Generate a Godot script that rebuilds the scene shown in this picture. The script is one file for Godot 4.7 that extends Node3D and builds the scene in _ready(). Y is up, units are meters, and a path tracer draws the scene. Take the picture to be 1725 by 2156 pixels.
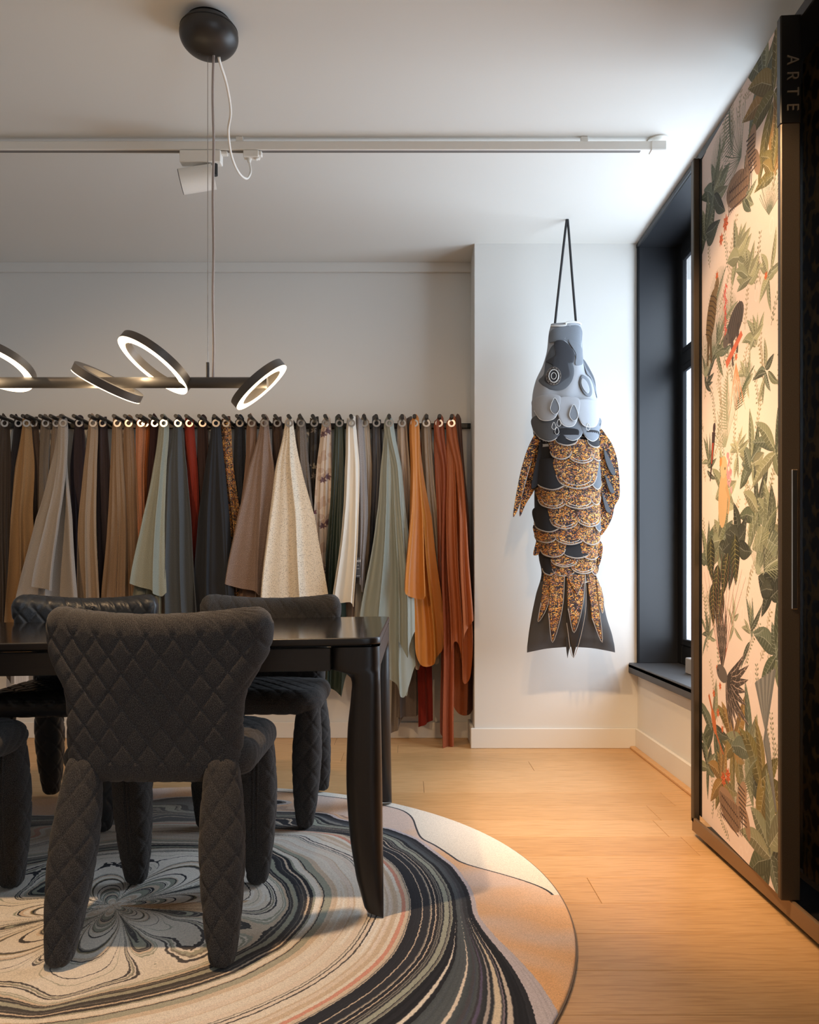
extends Node3D
# A showroom corner: quilted chairs round a dark table on a marbled round rug, leather and cloth samples on pegs,
# a patchwork textile fish, a window reveal and a display of wallcovering panels.
# Metres, y up. The camera stands at the origin of x and z and looks along -z; "depth" below means -z.

const EYE := 0.92          # eye height
const LENS := 1690.0       # focal length in pixels of a 1725 x 2156 picture
const CEIL := 2.677
const BACK := 4.53         # depth of the back wall
const PIER := 4.26         # depth of the white pier
const RIGHT := 1.215       # x of the right wall

const NEAR_TRACK := 1.75   # depth of the lighting track above the top of the frame
# beams of its spots: name, x on the track, aim, half angle, energy
const SPOTS := [
	["panel_spot_beam", 0.20, Vector3(1.02, 1.15, -2.5), 34.0, 2.3],
	["corner_spot_beam", -0.30, Vector3(1.2, 0.12, -3.0), 26.0, 7.0],
	["rug_spot_beam", -0.80, Vector3(-0.7, 0.0, -1.7), 42.0, 3.8],
	["left_fill_beam", -2.20, Vector3(-1.2, 0.5, -4.2), 42.0, 2.6],  # added lamp: warm fill over the hanging samples
	["wall_fill_beam", 0.55, Vector3(0.1, 0.3, -4.2), 40.0, 1.0]]  # added lamp: general warm fill on the back wall

var M := {}
var used := {}

# ---------------------------------------------------------------- small helpers
func numbered(called: String) -> String:
	if not used.has(called):
		used[called] = 0
		return called
	used[called] += 1
	return "%s_%03d" % [called, used[called]]

func tag(o: Node, label: String, category: String, group := "") -> void:
	o.set_meta("label", label)
	o.set_meta("category", category)
	if group != "":
		o.set_meta("group", group)

func thing(called: String, label: String, category: String, at := Vector3.ZERO, turn := 0.0, group := "") -> Node3D:
	var o := Node3D.new()
	o.name = numbered(called)
	add_child(o)
	o.position = at
	o.rotation.y = turn
	tag(o, label, category, group)
	return o

func part(called: String, mesh: Mesh, m: Material, parent: Node, at := Vector3.ZERO, turn := Vector3.ZERO) -> MeshInstance3D:
	var o := MeshInstance3D.new()
	o.name = called
	o.mesh = mesh
	o.material_override = m
	o.position = at
	o.rotation = turn
	parent.add_child(o, true)
	return o

func single(called: String, mesh: Mesh, m: Material, label: String, category: String, at := Vector3.ZERO, turn := Vector3.ZERO, group := "") -> MeshInstance3D:
	var o := part(numbered(called), mesh, m, self, at, turn)
	tag(o, label, category, group)
	return o

func struct(called: String, mesh: Mesh, m: Material, at := Vector3.ZERO, parent: Node = self) -> MeshInstance3D:
	var o := part(called, mesh, m, parent, at)
	if parent == self:
		o.set_meta("kind", "structure")
	return o

# a photographed point at a known depth, in metres
func at(px: float, py: float, depth: float) -> Vector3:
	return Vector3((px - 861.0) * depth / LENS, EYE + (1210.0 - py) * depth / LENS, -depth)

func table(t: Array, k: float) -> float:      # piecewise smooth lookup in [[key, value], ...]
	if k <= t[0][0]:
		return t[0][1]
	for i in range(1, t.size()):
		if k <= t[i][0]:
			var f: float = (k - t[i - 1][0]) / maxf(1e-6, t[i][0] - t[i - 1][0])
			var p0: float = t[maxi(0, i - 2)][1]
			var p1: float = t[i - 1][1]
			var p2: float = t[i][1]
			var p3: float = t[mini(t.size() - 1, i + 1)][1]
			return cubic_interpolate(p1, p2, p0, p3, f)
	return t[t.size() - 1][1]

# ---------------------------------------------------------------- mesh makers
func mesh_of(v: PackedVector3Array, n: PackedVector3Array, uv: PackedVector2Array, ix: PackedInt32Array) -> ArrayMesh:
	var a := []
	a.resize(Mesh.ARRAY_MAX)
	a[Mesh.ARRAY_VERTEX] = v
	a[Mesh.ARRAY_NORMAL] = n
	a[Mesh.ARRAY_TEX_UV] = uv
	a[Mesh.ARRAY_INDEX] = ix
	var m := ArrayMesh.new()
	m.add_surface_from_arrays(Mesh.PRIMITIVE_TRIANGLES, a)
	return m

func grid_normals(v: PackedVector3Array, nu: int, nv: int, wrap: bool, flip: bool) -> PackedVector3Array:
	var n := PackedVector3Array()
	n.resize(v.size())
	var w := nu + 1
	for j in nv:
		for i in nu:
			var a := j * w + i
			var c: Vector3 = (v[a + 1] - v[a + w]).cross(v[a + w + 1] - v[a])
			n[a] += c
			n[a + 1] += c
			n[a + w] += c
			n[a + w + 1] += c
	for j in nv + 1:
		if wrap:
			var s: Vector3 = n[j * w] + n[j * w + nu]
			n[j * w] = s
			n[j * w + nu] = s
	for k in n.size():
		n[k] = (-n[k] if flip else n[k]).normalized()
	return n

# a smooth sheet through fn(u, v); uvfn(p, u, v) gives texture metres; puff(uv) pushes it out along its normal
func surf(fn: Callable, nu: int, nv: int, wrap := false, flip := false, uvfn = null, puff = null) -> ArrayMesh:
	var v := PackedVector3Array()
	var uv := PackedVector2Array()
	var ix := PackedInt32Array()
	for j in nv + 1:
		for i in nu + 1:
			var p: Vector3 = fn.call(float(i) / nu, float(j) / nv)
			v.append(p)
			uv.append(uvfn.call(p, float(i) / nu, float(j) / nv) if uvfn != null else Vector2(float(i) / nu, float(j) / nv))
	var w := nu + 1
	for j in nv:
		for i in nu:
			var a := j * w + i
			if not flip:
				ix.append_array([a, a + w, a + 1, a + 1, a + w, a + w + 1])
			else:
				ix.append_array([a, a + 1, a + w, a + 1, a + w + 1, a + w])
	var n := grid_normals(v, nu, nv, wrap, flip)
	if puff != null:
		for k in v.size():
			v[k] += n[k] * float(puff.call(uv[k]))
		n = grid_normals(v, nu, nv, wrap, flip)
	return mesh_of(v, n, uv, ix)

# a box with chamfered edges, centred
func cbox(s: Vector3, b := 0.002) -> ArrayMesh:
	var h := s * 0.5
	b = minf(b, minf(h.x, minf(h.y, h.z)) * 0.9)
	var st := SurfaceTool.new()
	st.begin(Mesh.PRIMITIVE_TRIANGLES)
	var quad = func(a: Vector3, c: Vector3, d: Vector3, e: Vector3):
		var nn := (c - a).cross(d - a)
		var pts := [a, c, d, e]
		if nn.dot(a + c + d + e) > 0:
			pts = [a, e, d, c]
			nn = -nn
		st.set_normal(-nn.normalized())
		for k in [0, 1, 2, 0, 2, 3]:
			st.add_vertex(pts[k])
	for ax in 3:
		var o1 := (ax + 1) % 3
		var o2 := (ax + 2) % 3
		for sg in [-1, 1]:
			var q := []
			for c in [[-1, -1], [1, -1], [1, 1], [-1, 1]]:
				var p := Vector3.ZERO
				p[ax] = sg * h[ax]
				p[o1] = c[0] * (h[o1] - b)
				p[o2] = c[1] * (h[o2] - b)
				q.append(p)
			quad.call(q[0], q[1], q[2], q[3])
	for ax in 3:
		var o1 := (ax + 1) % 3
		var o2 := (ax + 2) % 3
		for s1 in [-1, 1]:
			for s2 in [-1, 1]:
				var q := []
				for e in [[-1, 0], [1, 0], [1, 1], [-1, 1]]:
					var p := Vector3.ZERO
					p[ax] = e[0] * (h[ax] - b)
					p[o1] = s1 * (h[o1] - (0.0 if e[1] == 0 else b))
					p[o2] = s2 * (h[o2] - (b if e[1] == 0 else 0.0))
					q.append(p)
				quad.call(q[0], q[1], q[2], q[3])
	for sx in [-1, 1]:
		for sy in [-1, 1]:
			for sz in [-1, 1]:
				var a := Vector3(sx * h.x, sy * (h.y - b), sz * (h.z - b))
				var c := Vector3(sx * (h.x - b), sy * h.y, sz * (h.z - b))
				var d := Vector3(sx * (h.x - b), sy * (h.y - b), sz * h.z)
				var nn := (c - a).cross(d - a)
				var pts := [a, c, d]
				if nn.dot(a) > 0:
					pts = [a, d, c]
				st.set_normal(Vector3(sx, sy, sz).normalized())
				for k in 3:
					st.add_vertex(pts[k])
	return st.commit()

func tube(pts: Array, r: float, sides := 10, r_end := -1.0) -> ArrayMesh:
	var v := PackedVector3Array()
	var n := PackedVector3Array()
	var uv := PackedVector2Array()
	var ix := PackedInt32Array()
	var side := Vector3.ZERO
	for j in pts.size():
		var d: Vector3 = (pts[mini(j + 1, pts.size() - 1)] - pts[maxi(j - 1, 0)]).normalized()
		if side == Vector3.ZERO:
			side = d.cross(Vector3.UP if absf(d.y) < 0.9 else Vector3.RIGHT).normalized()
		else:
			side = (side - d * side.dot(d)).normalized()
		var up := d.cross(side)
		var rr := r if r_end < 0 else lerpf(r, r_end, float(j) / (pts.size() - 1))
		for i in sides + 1:
			var a := TAU * i / sides
			var q := side * cos(a) + up * sin(a)
			v.append(pts[j] + q * rr)
			n.append(q)
			uv.append(Vector2(float(i) / sides, float(j)))
	var w := sides + 1
	for j in pts.size() - 1:
		for i in sides:
			var a := j * w + i
			ix.append_array([a, a + w, a + 1, a + 1, a + w, a + w + 1])
	for e in [0, pts.size() - 1]:
		var d: Vector3 = (pts[0] - pts[1]).normalized() if e == 0 else (pts[e] - pts[e - 1]).normalized()
		var c := v.size()
		v.append(pts[e])
		n.append(d)
		uv.append(Vector2.ZERO)
		for i in sides + 1:
			v.append(v[e * w + i])
			n.append(d)
			uv.append(Vector2.ZERO)
		for i in sides:
			if e != 0:
				ix.append_array([c, c + 2 + i, c + 1 + i])
			else:
				ix.append_array([c, c + 1 + i, c + 2 + i])
	return mesh_of(v, n, uv, ix)

func arc_points(ctrl: Array, per := 8) -> Array:      # Catmull-Rom through control points
	var out := []
	for i in ctrl.size() - 1:
		for k in per:
			var p: Vector3 = ctrl[i].cubic_interpolate(ctrl[i + 1], ctrl[maxi(0, i - 1)], ctrl[mini(ctrl.size() - 1, i + 2)], float(k) / per)
			out.append(p)
	out.append(ctrl[ctrl.size() - 1])
	return out

# profile: [[radius, height], ...] turned about y
func lathe(prof: Array, segs := 32) -> ArrayMesh:
	return surf(func(u, v):
		var f: float = v * (prof.size() - 1)
		var i := mini(int(f), prof.size() - 2)
		var r: float = lerpf(prof[i][0], prof[i + 1][0], f - i)
		var y: float = lerpf(prof[i][1], prof[i + 1][1], f - i)
		return Vector3(r * cos(u * TAU), y, r * sin(u * TAU)), segs, (prof.size() - 1), true)

# ring of rectangular section about the y axis; emitting face looks down -y
func hoop(r_in: float, r_out: float, y0: float, y1: float, segs := 64) -> ArrayMesh:
	var st := SurfaceTool.new()
	st.begin(Mesh.PRIMITIVE_TRIANGLES)
	var prof := [[r_in, y0], [r_out, y0], [r_out, y1], [r_in, y1], [r_in, y0]]
	for e in 4:
		var a: Array = prof[e]
		var b: Array = prof[e + 1]
		for k in segs:
			var t0 := TAU * k / segs
			var t1 := TAU * (k + 1) / segs
			var nn2 := Vector2(b[1] - a[1], -(b[0] - a[0])).normalized()
			var q := []
			for c in [[a, t0], [b, t0], [b, t1], [a, t1]]:
				q.append([Vector3(c[0][0] * cos(c[1]), c[0][1], c[0][0] * sin(c[1])), Vector3(nn2.x * cos(c[1]), nn2.y, nn2.x * sin(c[1]))])
			for i in [0, 2, 1, 0, 3, 2]:
				st.set_normal(q[i][1])
				st.add_vertex(q[i][0])
	return st.commit()

func rring(t: float, hw: float, hd: float, r: float) -> Vector2:     # point of a rounded rectangle, t from 0 to 1 round it
	r = minf(r, minf(hw, hd))
	var a := 2.0 * (hw - r)
	var b := 2.0 * (hd - r)
	var c := PI * r / 2.0
	var s := fposmod(t, 1.0) * (2.0 * a + 2.0 * b + 4.0 * c)
	if s < a: return Vector2(-a / 2 + s, hd)
	s -= a
	if s < c: return Vector2(a / 2 + r * sin(s / maxf(r, 1e-6)), b / 2 + r * cos(s / maxf(r, 1e-6)))
	s -= c
	if s < b: return Vector2(hw, b / 2 - s)
	s -= b
	if s < c: return Vector2(a / 2 + r * cos(s / maxf(r, 1e-6)), -b / 2 - r * sin(s / maxf(r, 1e-6)))
	s -= c
	if s < a: return Vector2(a / 2 - s, -hd)
	s -= a
	if s < c: return Vector2(-a / 2 - r * sin(s / maxf(r, 1e-6)), -b / 2 - r * cos(s / maxf(r, 1e-6)))
	s -= c
	if s < b: return Vector2(-hw, -b / 2 + s)
	s -= b
	return Vector2(-a / 2 - r * cos(s / maxf(r, 1e-6)), b / 2 + r * sin(s / maxf(r, 1e-6)))

# flat outline (Vector2 x, y) given thickness along z and a rounded-looking chamfer
func plate(outline: PackedVector2Array, thick: float) -> ArrayMesh:
	var st := SurfaceTool.new()
	st.begin(Mesh.PRIMITIVE_TRIANGLES)
	var tri := Geometry2D.triangulate_polygon(outline)
	for s in [-1, 1]:
		st.set_normal(Vector3(0, 0, s))
		for k in range(0, tri.size(), 3):
			var q := [outline[tri[k]], outline[tri[k + 1]], outline[tri[k + 2]]]
			var ccw: bool = (q[1] - q[0]).cross(q[2] - q[0]) > 0
			if ccw == (s > 0):
				q = [q[0], q[2], q[1]]
			for p in q:
				st.add_vertex(Vector3(p.x, p.y, s * thick / 2))
	var cw := Geometry2D.is_polygon_clockwise(outline)
	for i in outline.size():
		var a := outline[i]
		var b := outline[(i + 1) % outline.size()]
		var d := (b - a).normalized()
		var nn := Vector3(d.y, -d.x, 0) * (-1.0 if cw else 1.0)
		st.set_normal(nn)
		var q := [Vector3(a.x, a.y, -thick / 2), Vector3(b.x, b.y, -thick / 2), Vector3(b.x, b.y, thick / 2), Vector3(a.x, a.y, thick / 2)]
		for k in ([0, 1, 2, 0, 2, 3] if cw else [0, 2, 1, 0, 3, 2]):
			st.add_vertex(q[k])
	return st.commit()

# ---------------------------------------------------------------- materials
func rgb8(r: float, g: float, b: float) -> Color:
	return Color(r / 255.0, g / 255.0, b / 255.0)

func flat(c: Color, rough := 0.6, metal := 0.0, spec := 0.5) -> StandardMaterial3D:
	var m := StandardMaterial3D.new()
	m.albedo_color = c
	m.roughness = rough
	m.metallic = metal
	m.metallic_specular = spec
	return m

func noise_tex(freq: float, lo: Color, hi: Color, seed_: int, size := 512, kind := FastNoiseLite.TYPE_SIMPLEX, oct := 3) -> NoiseTexture2D:
	var n := FastNoiseLite.new()
	n.noise_type = kind
	n.seed = seed_
	n.frequency = freq
	n.fractal_octaves = oct
	var t := NoiseTexture2D.new()
	t.width = size
	t.height = size
	t.seamless = true
	t.noise = n
	var g := Gradient.new()
	g.set_color(0, lo)
	g.set_color(1, hi)
	t.color_ramp = g
	return t

func ramp_tex(freq: float, stops: Array, seed_: int, size := 512, kind := FastNoiseLite.TYPE_SIMPLEX, oct := 3) -> NoiseTexture2D:
	var t := noise_tex(freq, Color.BLACK, Color.WHITE, seed_, size, kind, oct)
	var g := Gradient.new()
	g.offsets = PackedFloat32Array(stops.map(func(s): return s[0]))
	g.colors = PackedColorArray(stops.map(func(s): return s[1]))
	t.color_ramp = g
	return t

var cloth_tex: Texture2D
var felt_tex: Texture2D
var boucle_tex: Texture2D
var grain_bump: Texture2D
var weave_bump: Texture2D

func cloth(c: Color, kind := "wool") -> StandardMaterial3D:
	var m := flat(c, 0.95)
	m.uv1_triplanar = true
	if kind == "leather":
		m.roughness = 0.42
		m.metallic_specular = 0.45
		m.uv1_scale = Vector3.ONE * 6.0
		return m
	m.rim_enabled = true
	m.rim = 0.25
	m.rim_tint = 0.6
	m.albedo_texture = cloth_tex if kind == "wool" else boucle_tex
	m.uv1_scale = Vector3.ONE * (5.0 if kind == "wool" else 13.0)
	if kind == "boucle":
		m.heightmap_enabled = true
		m.heightmap_texture = boucle_tex
		m.heightmap_scale = 0.25
	return m

# ---------------------------------------------------------------- the scene
func _ready() -> void:
	set_view()
	set_light()
	make_materials()
	build_room()
	build_window()
	build_display()
	build_rug()
	build_table()
	build_chairs()
	build_samples()
	build_fish()
	build_pendant()
	build_track()

func set_view() -> void:
	var cam := Camera3D.new()
	cam.name = "camera"
	add_child(cam)
	cam.position = Vector3(0, EYE, 0)
	cam.near = 0.05
	cam.far = 60.0
	cam.set_frustum(2156.0 / LENS * 0.05, Vector2(1.5 / LENS * 0.05, 132.0 / LENS * 0.05), 0.05, 60.0)
	cam.current = true

func set_light() -> void:
	var e := Environment.new()
	e.background_mode = Environment.BG_COLOR
	e.background_color = Color(0.86, 0.92, 1.0)       # overcast sky
	e.background_energy_multiplier = 2.2
	e.tonemap_mode = Environment.TONE_MAPPER_LINEAR
	e.tonemap_exposure = 1.03
	e.sdfgi_enabled = true
	e.ssao_enabled = true
	e.ssil_enabled = true
	var w := WorldEnvironment.new()
	w.name = "world"
	w.environment = e
	add_child(w)
	# daylight: the overcast sky in the seen window, plus cool fill in an added opening
	sky_light("window_daylight", Vector3(1.56, 1.55, -3.47), Vector2(1.25, 1.95), 6.4, -PI / 2)
	sky_light("added_side_fill", Vector3(1.56, 1.55, 0.6), Vector2(1.5, 1.95), 4.2, -PI / 2)
	# near-track ceiling spots above the frame; the left and wall ones are added fill
	for s in SPOTS:
		spot(s[0], Vector3(s[1], 2.527, -NEAR_TRACK), s[2], s[3], s[4])

func sky_light(called: String, where: Vector3, size: Vector2, energy: float, turn: float) -> void:
	var a := AreaLight3D.new()
	a.name = called
	a.area_size = size
	a.light_color = Color(0.86, 0.93, 1.0)
	a.light_energy = energy
	a.area_range = 12.0
	a.area_attenuation = 2.0
	a.shadow_enabled = true
	add_child(a)
	a.position = where
	a.rotation.y = -turn

func spot(called: String, from: Vector3, to: Vector3, half_angle: float, energy: float) -> void:
	var s := SpotLight3D.new()
	s.name = called
	s.light_color = Color(1.0, 0.83, 0.64)
	s.light_energy = energy
	s.light_size = 0.03
	s.spot_angle = half_angle
	s.spot_angle_attenuation = 0.4 if called == "panel_spot_beam" else 0.9
	s.spot_range = 12.0
	s.spot_attenuation = 2.0
	s.shadow_enabled = true
	add_child(s)
	s.look_at_from_position(from + (to - from).normalized() * 0.085, to, Vector3.UP)      # just in front of the lens

func make_materials() -> void:
	cloth_tex = noise_tex(0.09, Color(0.72, 0.72, 0.72), Color(1, 1, 1), 3, 512, FastNoiseLite.TYPE_SIMPLEX, 2)
	felt_tex = ramp_tex(0.11, [[0.0, Color(0.34, 0.33, 0.33)], [0.36, Color(0.46, 0.45, 0.45)], [0.55, Color(0.66, 0.65, 0.65)], [0.72, Color(1, 0.99, 0.98)], [1.0, Color(1, 1, 1)]], 5, 512, FastNoiseLite.TYPE_SIMPLEX, 3)
	boucle_tex = noise_tex(0.05, Color(0.55, 0.53, 0.52), Color(1, 1, 1), 8, 512, FastNoiseLite.TYPE_CELLULAR, 1)
	grain_bump = noise_tex(0.06, Color.BLACK, Color.WHITE, 9, 512, FastNoiseLite.TYPE_CELLULAR, 2)
	M.wall = flat(rgb8(212, 210, 205), 0.9)
	M.ceiling = flat(rgb8(218, 216, 210), 0.95)
	M.trim = flat(rgb8(216, 212, 204), 0.55)
	M.black_lining = flat(rgb8(30, 32, 36), 0.42)
	M.black_frame = flat(rgb8(20, 21, 23), 0.65, 0.0, 0.3)
	M.sill = flat(rgb8(52, 53, 55), 0.5)
	M.glass = flat(Color(1, 1, 1, 0.06), 0.02)
	M.glass.transparency = BaseMaterial3D.TRANSPARENCY_ALPHA
	M.bronze = flat(rgb8(88, 77, 63), 0.42, 0.5)
	M.bronze.albedo_texture = noise_tex(0.3, Color(0.7, 0.7, 0.7), Color(1, 1, 1), 12, 256)
	M.bronze.uv1_triplanar = true
	M.bronze.uv1_scale = Vector3.ONE * 6
	M.bronze_rail = flat(rgb8(134, 108, 80), 0.38, 0.5)
	M.black_metal = flat(rgb8(24, 23, 22), 0.4, 0.3)
	M.wood = []
	var grain := ramp_tex(0.012, [[0.0, Color(0.86, 0.82, 0.76)], [0.4, Color(0.95, 0.93, 0.90)], [0.55, Color(1, 0.99, 0.98)], [1.0, Color(0.93, 0.90, 0.86)]], 21, 1024, FastNoiseLite.TYPE_SIMPLEX, 5)
	for k in 5:
		var w := flat([rgb8(205, 164, 115), rgb8(202, 161, 112), rgb8(208, 168, 120), rgb8(199, 158, 109), rgb8(206, 166, 118)][k], 0.42)
		w.albedo_texture = grain
		w.uv1_triplanar = true
		w.uv1_scale = Vector3(0.3, 5.5, 5.5)
		w.uv1_offset = Vector3(0.17 * k, 0.31 * k, 0.23 * k)
		M.wood.append(w)
	M.gap = flat(rgb8(70, 50, 32), 0.9)
	var dark := ramp_tex(0.02, [[0.0, Color(0.8, 0.8, 0.8)], [0.5, Color(1, 1, 1)], [1.0, Color(0.86, 0.86, 0.86)]], 33, 512, FastNoiseLite.TYPE_SIMPLEX, 4)
	M.table = flat(rgb8(26, 23, 22), 0.38)
	M.table.albedo_texture = dark
	M.table.uv1_triplanar = true
	M.table.uv1_scale = Vector3(0.4, 8, 8)
	M.table_top = M.table.duplicate()      # lacquered; its sheet lies in x and y before it is turned flat
	M.table_top.roughness = 0.12
	M.table_leg = M.table.duplicate()
	M.table_leg.uv1_scale = Vector3(8, 0.4, 8)
	M.felt = flat(rgb8(80, 77, 75), 1.0)
	M.felt.albedo_texture = felt_tex
	M.felt.uv1_triplanar = true
	M.felt.uv1_scale = Vector3.ONE * 5.5
	M.felt.rim_enabled = true
	M.felt.rim = 0.3
	M.felt.rim_tint = 0.5
	M.hide = flat(rgb8(38, 40, 44), 0.38)
	M.hide.uv1_triplanar = true
	M.hide.uv1_scale = Vector3.ONE * 6
	M.hide.heightmap_enabled = true
	M.hide.heightmap_texture = grain_bump
	M.hide.heightmap_scale = 0.04
	M.lamp_body = flat(rgb8(84, 79, 75), 0.42, 0.3)
	M.canopy = flat(rgb8(52, 48, 45), 0.4, 0.2)
	M.white_plastic = flat(rgb8(232, 228, 220), 0.45)
	M.black_plastic = flat(rgb8(22, 22, 22), 0.45)
	M.clear_cable = flat(rgb8(172, 158, 150), 0.25)
	M.steel = flat(rgb8(190, 185, 180), 0.25, 0.9)
	M.chrome = flat(rgb8(205, 198, 190), 0.18, 1.0)
	M.lamp_glow = flat(rgb8(255, 244, 226), 0.5)
	M.lamp_glow.emission_enabled = true
	M.lamp_glow.emission = Color(1.0, 0.9, 0.74)
	M.lamp_glow.emission_energy_multiplier = 5.0
	M.granite = flat(rgb8(190, 188, 186), 0.8)
	M.granite.albedo_texture = noise_tex(0.2, Color(0.35, 0.35, 0.36), Color(1, 1, 1), 41, 256)
	M.granite.uv1_triplanar = true
	M.granite.uv1_scale = Vector3.ONE * 12

# ---------------------------------------------------------------- room
func build_room() -> void:
	var x0 := -3.4
	var z_near := 2.6
	# oak floor: planks 19 cm wide running across the picture
	var floor_ := struct("floor", cbox(Vector3(RIGHT - x0 + 0.4, 0.05, BACK + z_near + 0.2), 0.001), M.gap, Vector3((RIGHT + x0) / 2 + 0.1, -0.0365, (z_near - BACK) / 2))
	var r := RandomNumberGenerator.new()
	r.seed = 7
	var lens := [1.6, 2.0, 2.4]
	var meshes := lens.map(func(l): return cbox(Vector3(l - 0.0012, 0.015, 0.1888), 0.0009))
	var depth := 4.527
	while depth > -z_near:
		var x := x0 - r.randf_range(0.0, 1.4)
		while x < RIGHT + 0.02:
			var k := r.randi_range(0, 2)
			var l: float = lens[k]
			if x + l > x0 and depth > -z_near:
				var p := part("plank", meshes[k], M.wood[r.randi_range(0, 4)], floor_)
				p.global_position = Vector3(x + l / 2, -0.0075, -depth + 0.095)
			x += l
		depth -= 0.19
	# walls with thickness
	struct("wall_back", cbox(Vector3(4.0, CEIL + 0.2, 0.2), 0.001), M.wall, Vector3(-1.65, CEIL / 2, -BACK - 0.1))
	struct("trim_1", cbox(Vector3(3.76, 0.055, 0.02), 0.002), M.wall, Vector3(-1.53, CEIL - 0.0275, -BACK + 0.01))
	struct("wall_pier", cbox(Vector3(RIGHT - 0.348 + 0.24, CEIL + 0.1, 0.6), 0.002), M.wall, Vector3((0.348 + RIGHT + 0.24) / 2, CEIL / 2, -PIER - 0.3))
	struct("wall_left", cbox(Vector3(0.2, CEIL + 0.2, BACK + z_near + 0.4), 0.001), M.wall, Vector3(x0 - 0.1, CEIL / 2, (z_near - BACK) / 2))
	struct("wall_near", cbox(Vector3(5.4, CEIL + 0.2, 0.2), 0.001), M.wall, Vector3(-1.0, CEIL / 2, z_near + 0.1))
	struct("ceiling", cbox(Vector3(5.4, 0.2, BACK + z_near + 0.5), 0.001), M.ceiling, Vector3(-1.0, CEIL + 0.1, (z_near - BACK) / 2))
	# right wall: below the sill, between the window openings, over them
	var wr := struct("wall_right", cbox(Vector3(0.3, 0.41, 1.53), 0.001), M.wall, Vector3(RIGHT + 0.15, 0.205, -3.495))
	part("wall_piece", cbox(Vector3(0.3, CEIL, 2.6), 0.001), M.wall, wr, Vector3(0, CEIL / 2 - 0.205, 3.495 - 1.43))
	part("wall_piece", cbox(Vector3(0.3, 0.41, 1.6), 0.001), M.wall, wr, Vector3(0, 0, 3.495 + 0.67))
	part("wall_piece", cbox(Vector3(0.3, CEIL, 1.2), 0.001), M.wall, wr, Vector3(0, CEIL / 2 - 0.205, 3.495 + 2.07))
	# skirting
	struct("baseboard_back", cbox(Vector3(3.76, 0.09, 0.016), 0.003), M.trim, Vector3(-1.53, 0.045, -BACK + 0.008))
	var bp := struct("baseboard_pier", cbox(Vector3(RIGHT - 0.328, 0.107, 0.016), 0.003), M.trim, Vector3((0.328 + RIGHT) / 2, 0.0535, -PIER + 0.008))
	part("return_board", cbox(Vector3(0.016, 0.107, 0.27), 0.003), M.trim, bp, Vector3(0.34 - (0.328 + RIGHT) / 2, 0, -0.135))
	struct("baseboard_right", cbox(Vector3(0.016, 0.107, 2.9), 0.003), M.trim, Vector3(RIGHT - 0.008, 0.0535, -PIER + 1.466))
	struct("trim_2", cbox(Vector3(0.03, 0.014, 2.9), 0.003), M.wood[0], Vector3(RIGHT - 0.031, 0.007, -PIER + 1.466))

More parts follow.
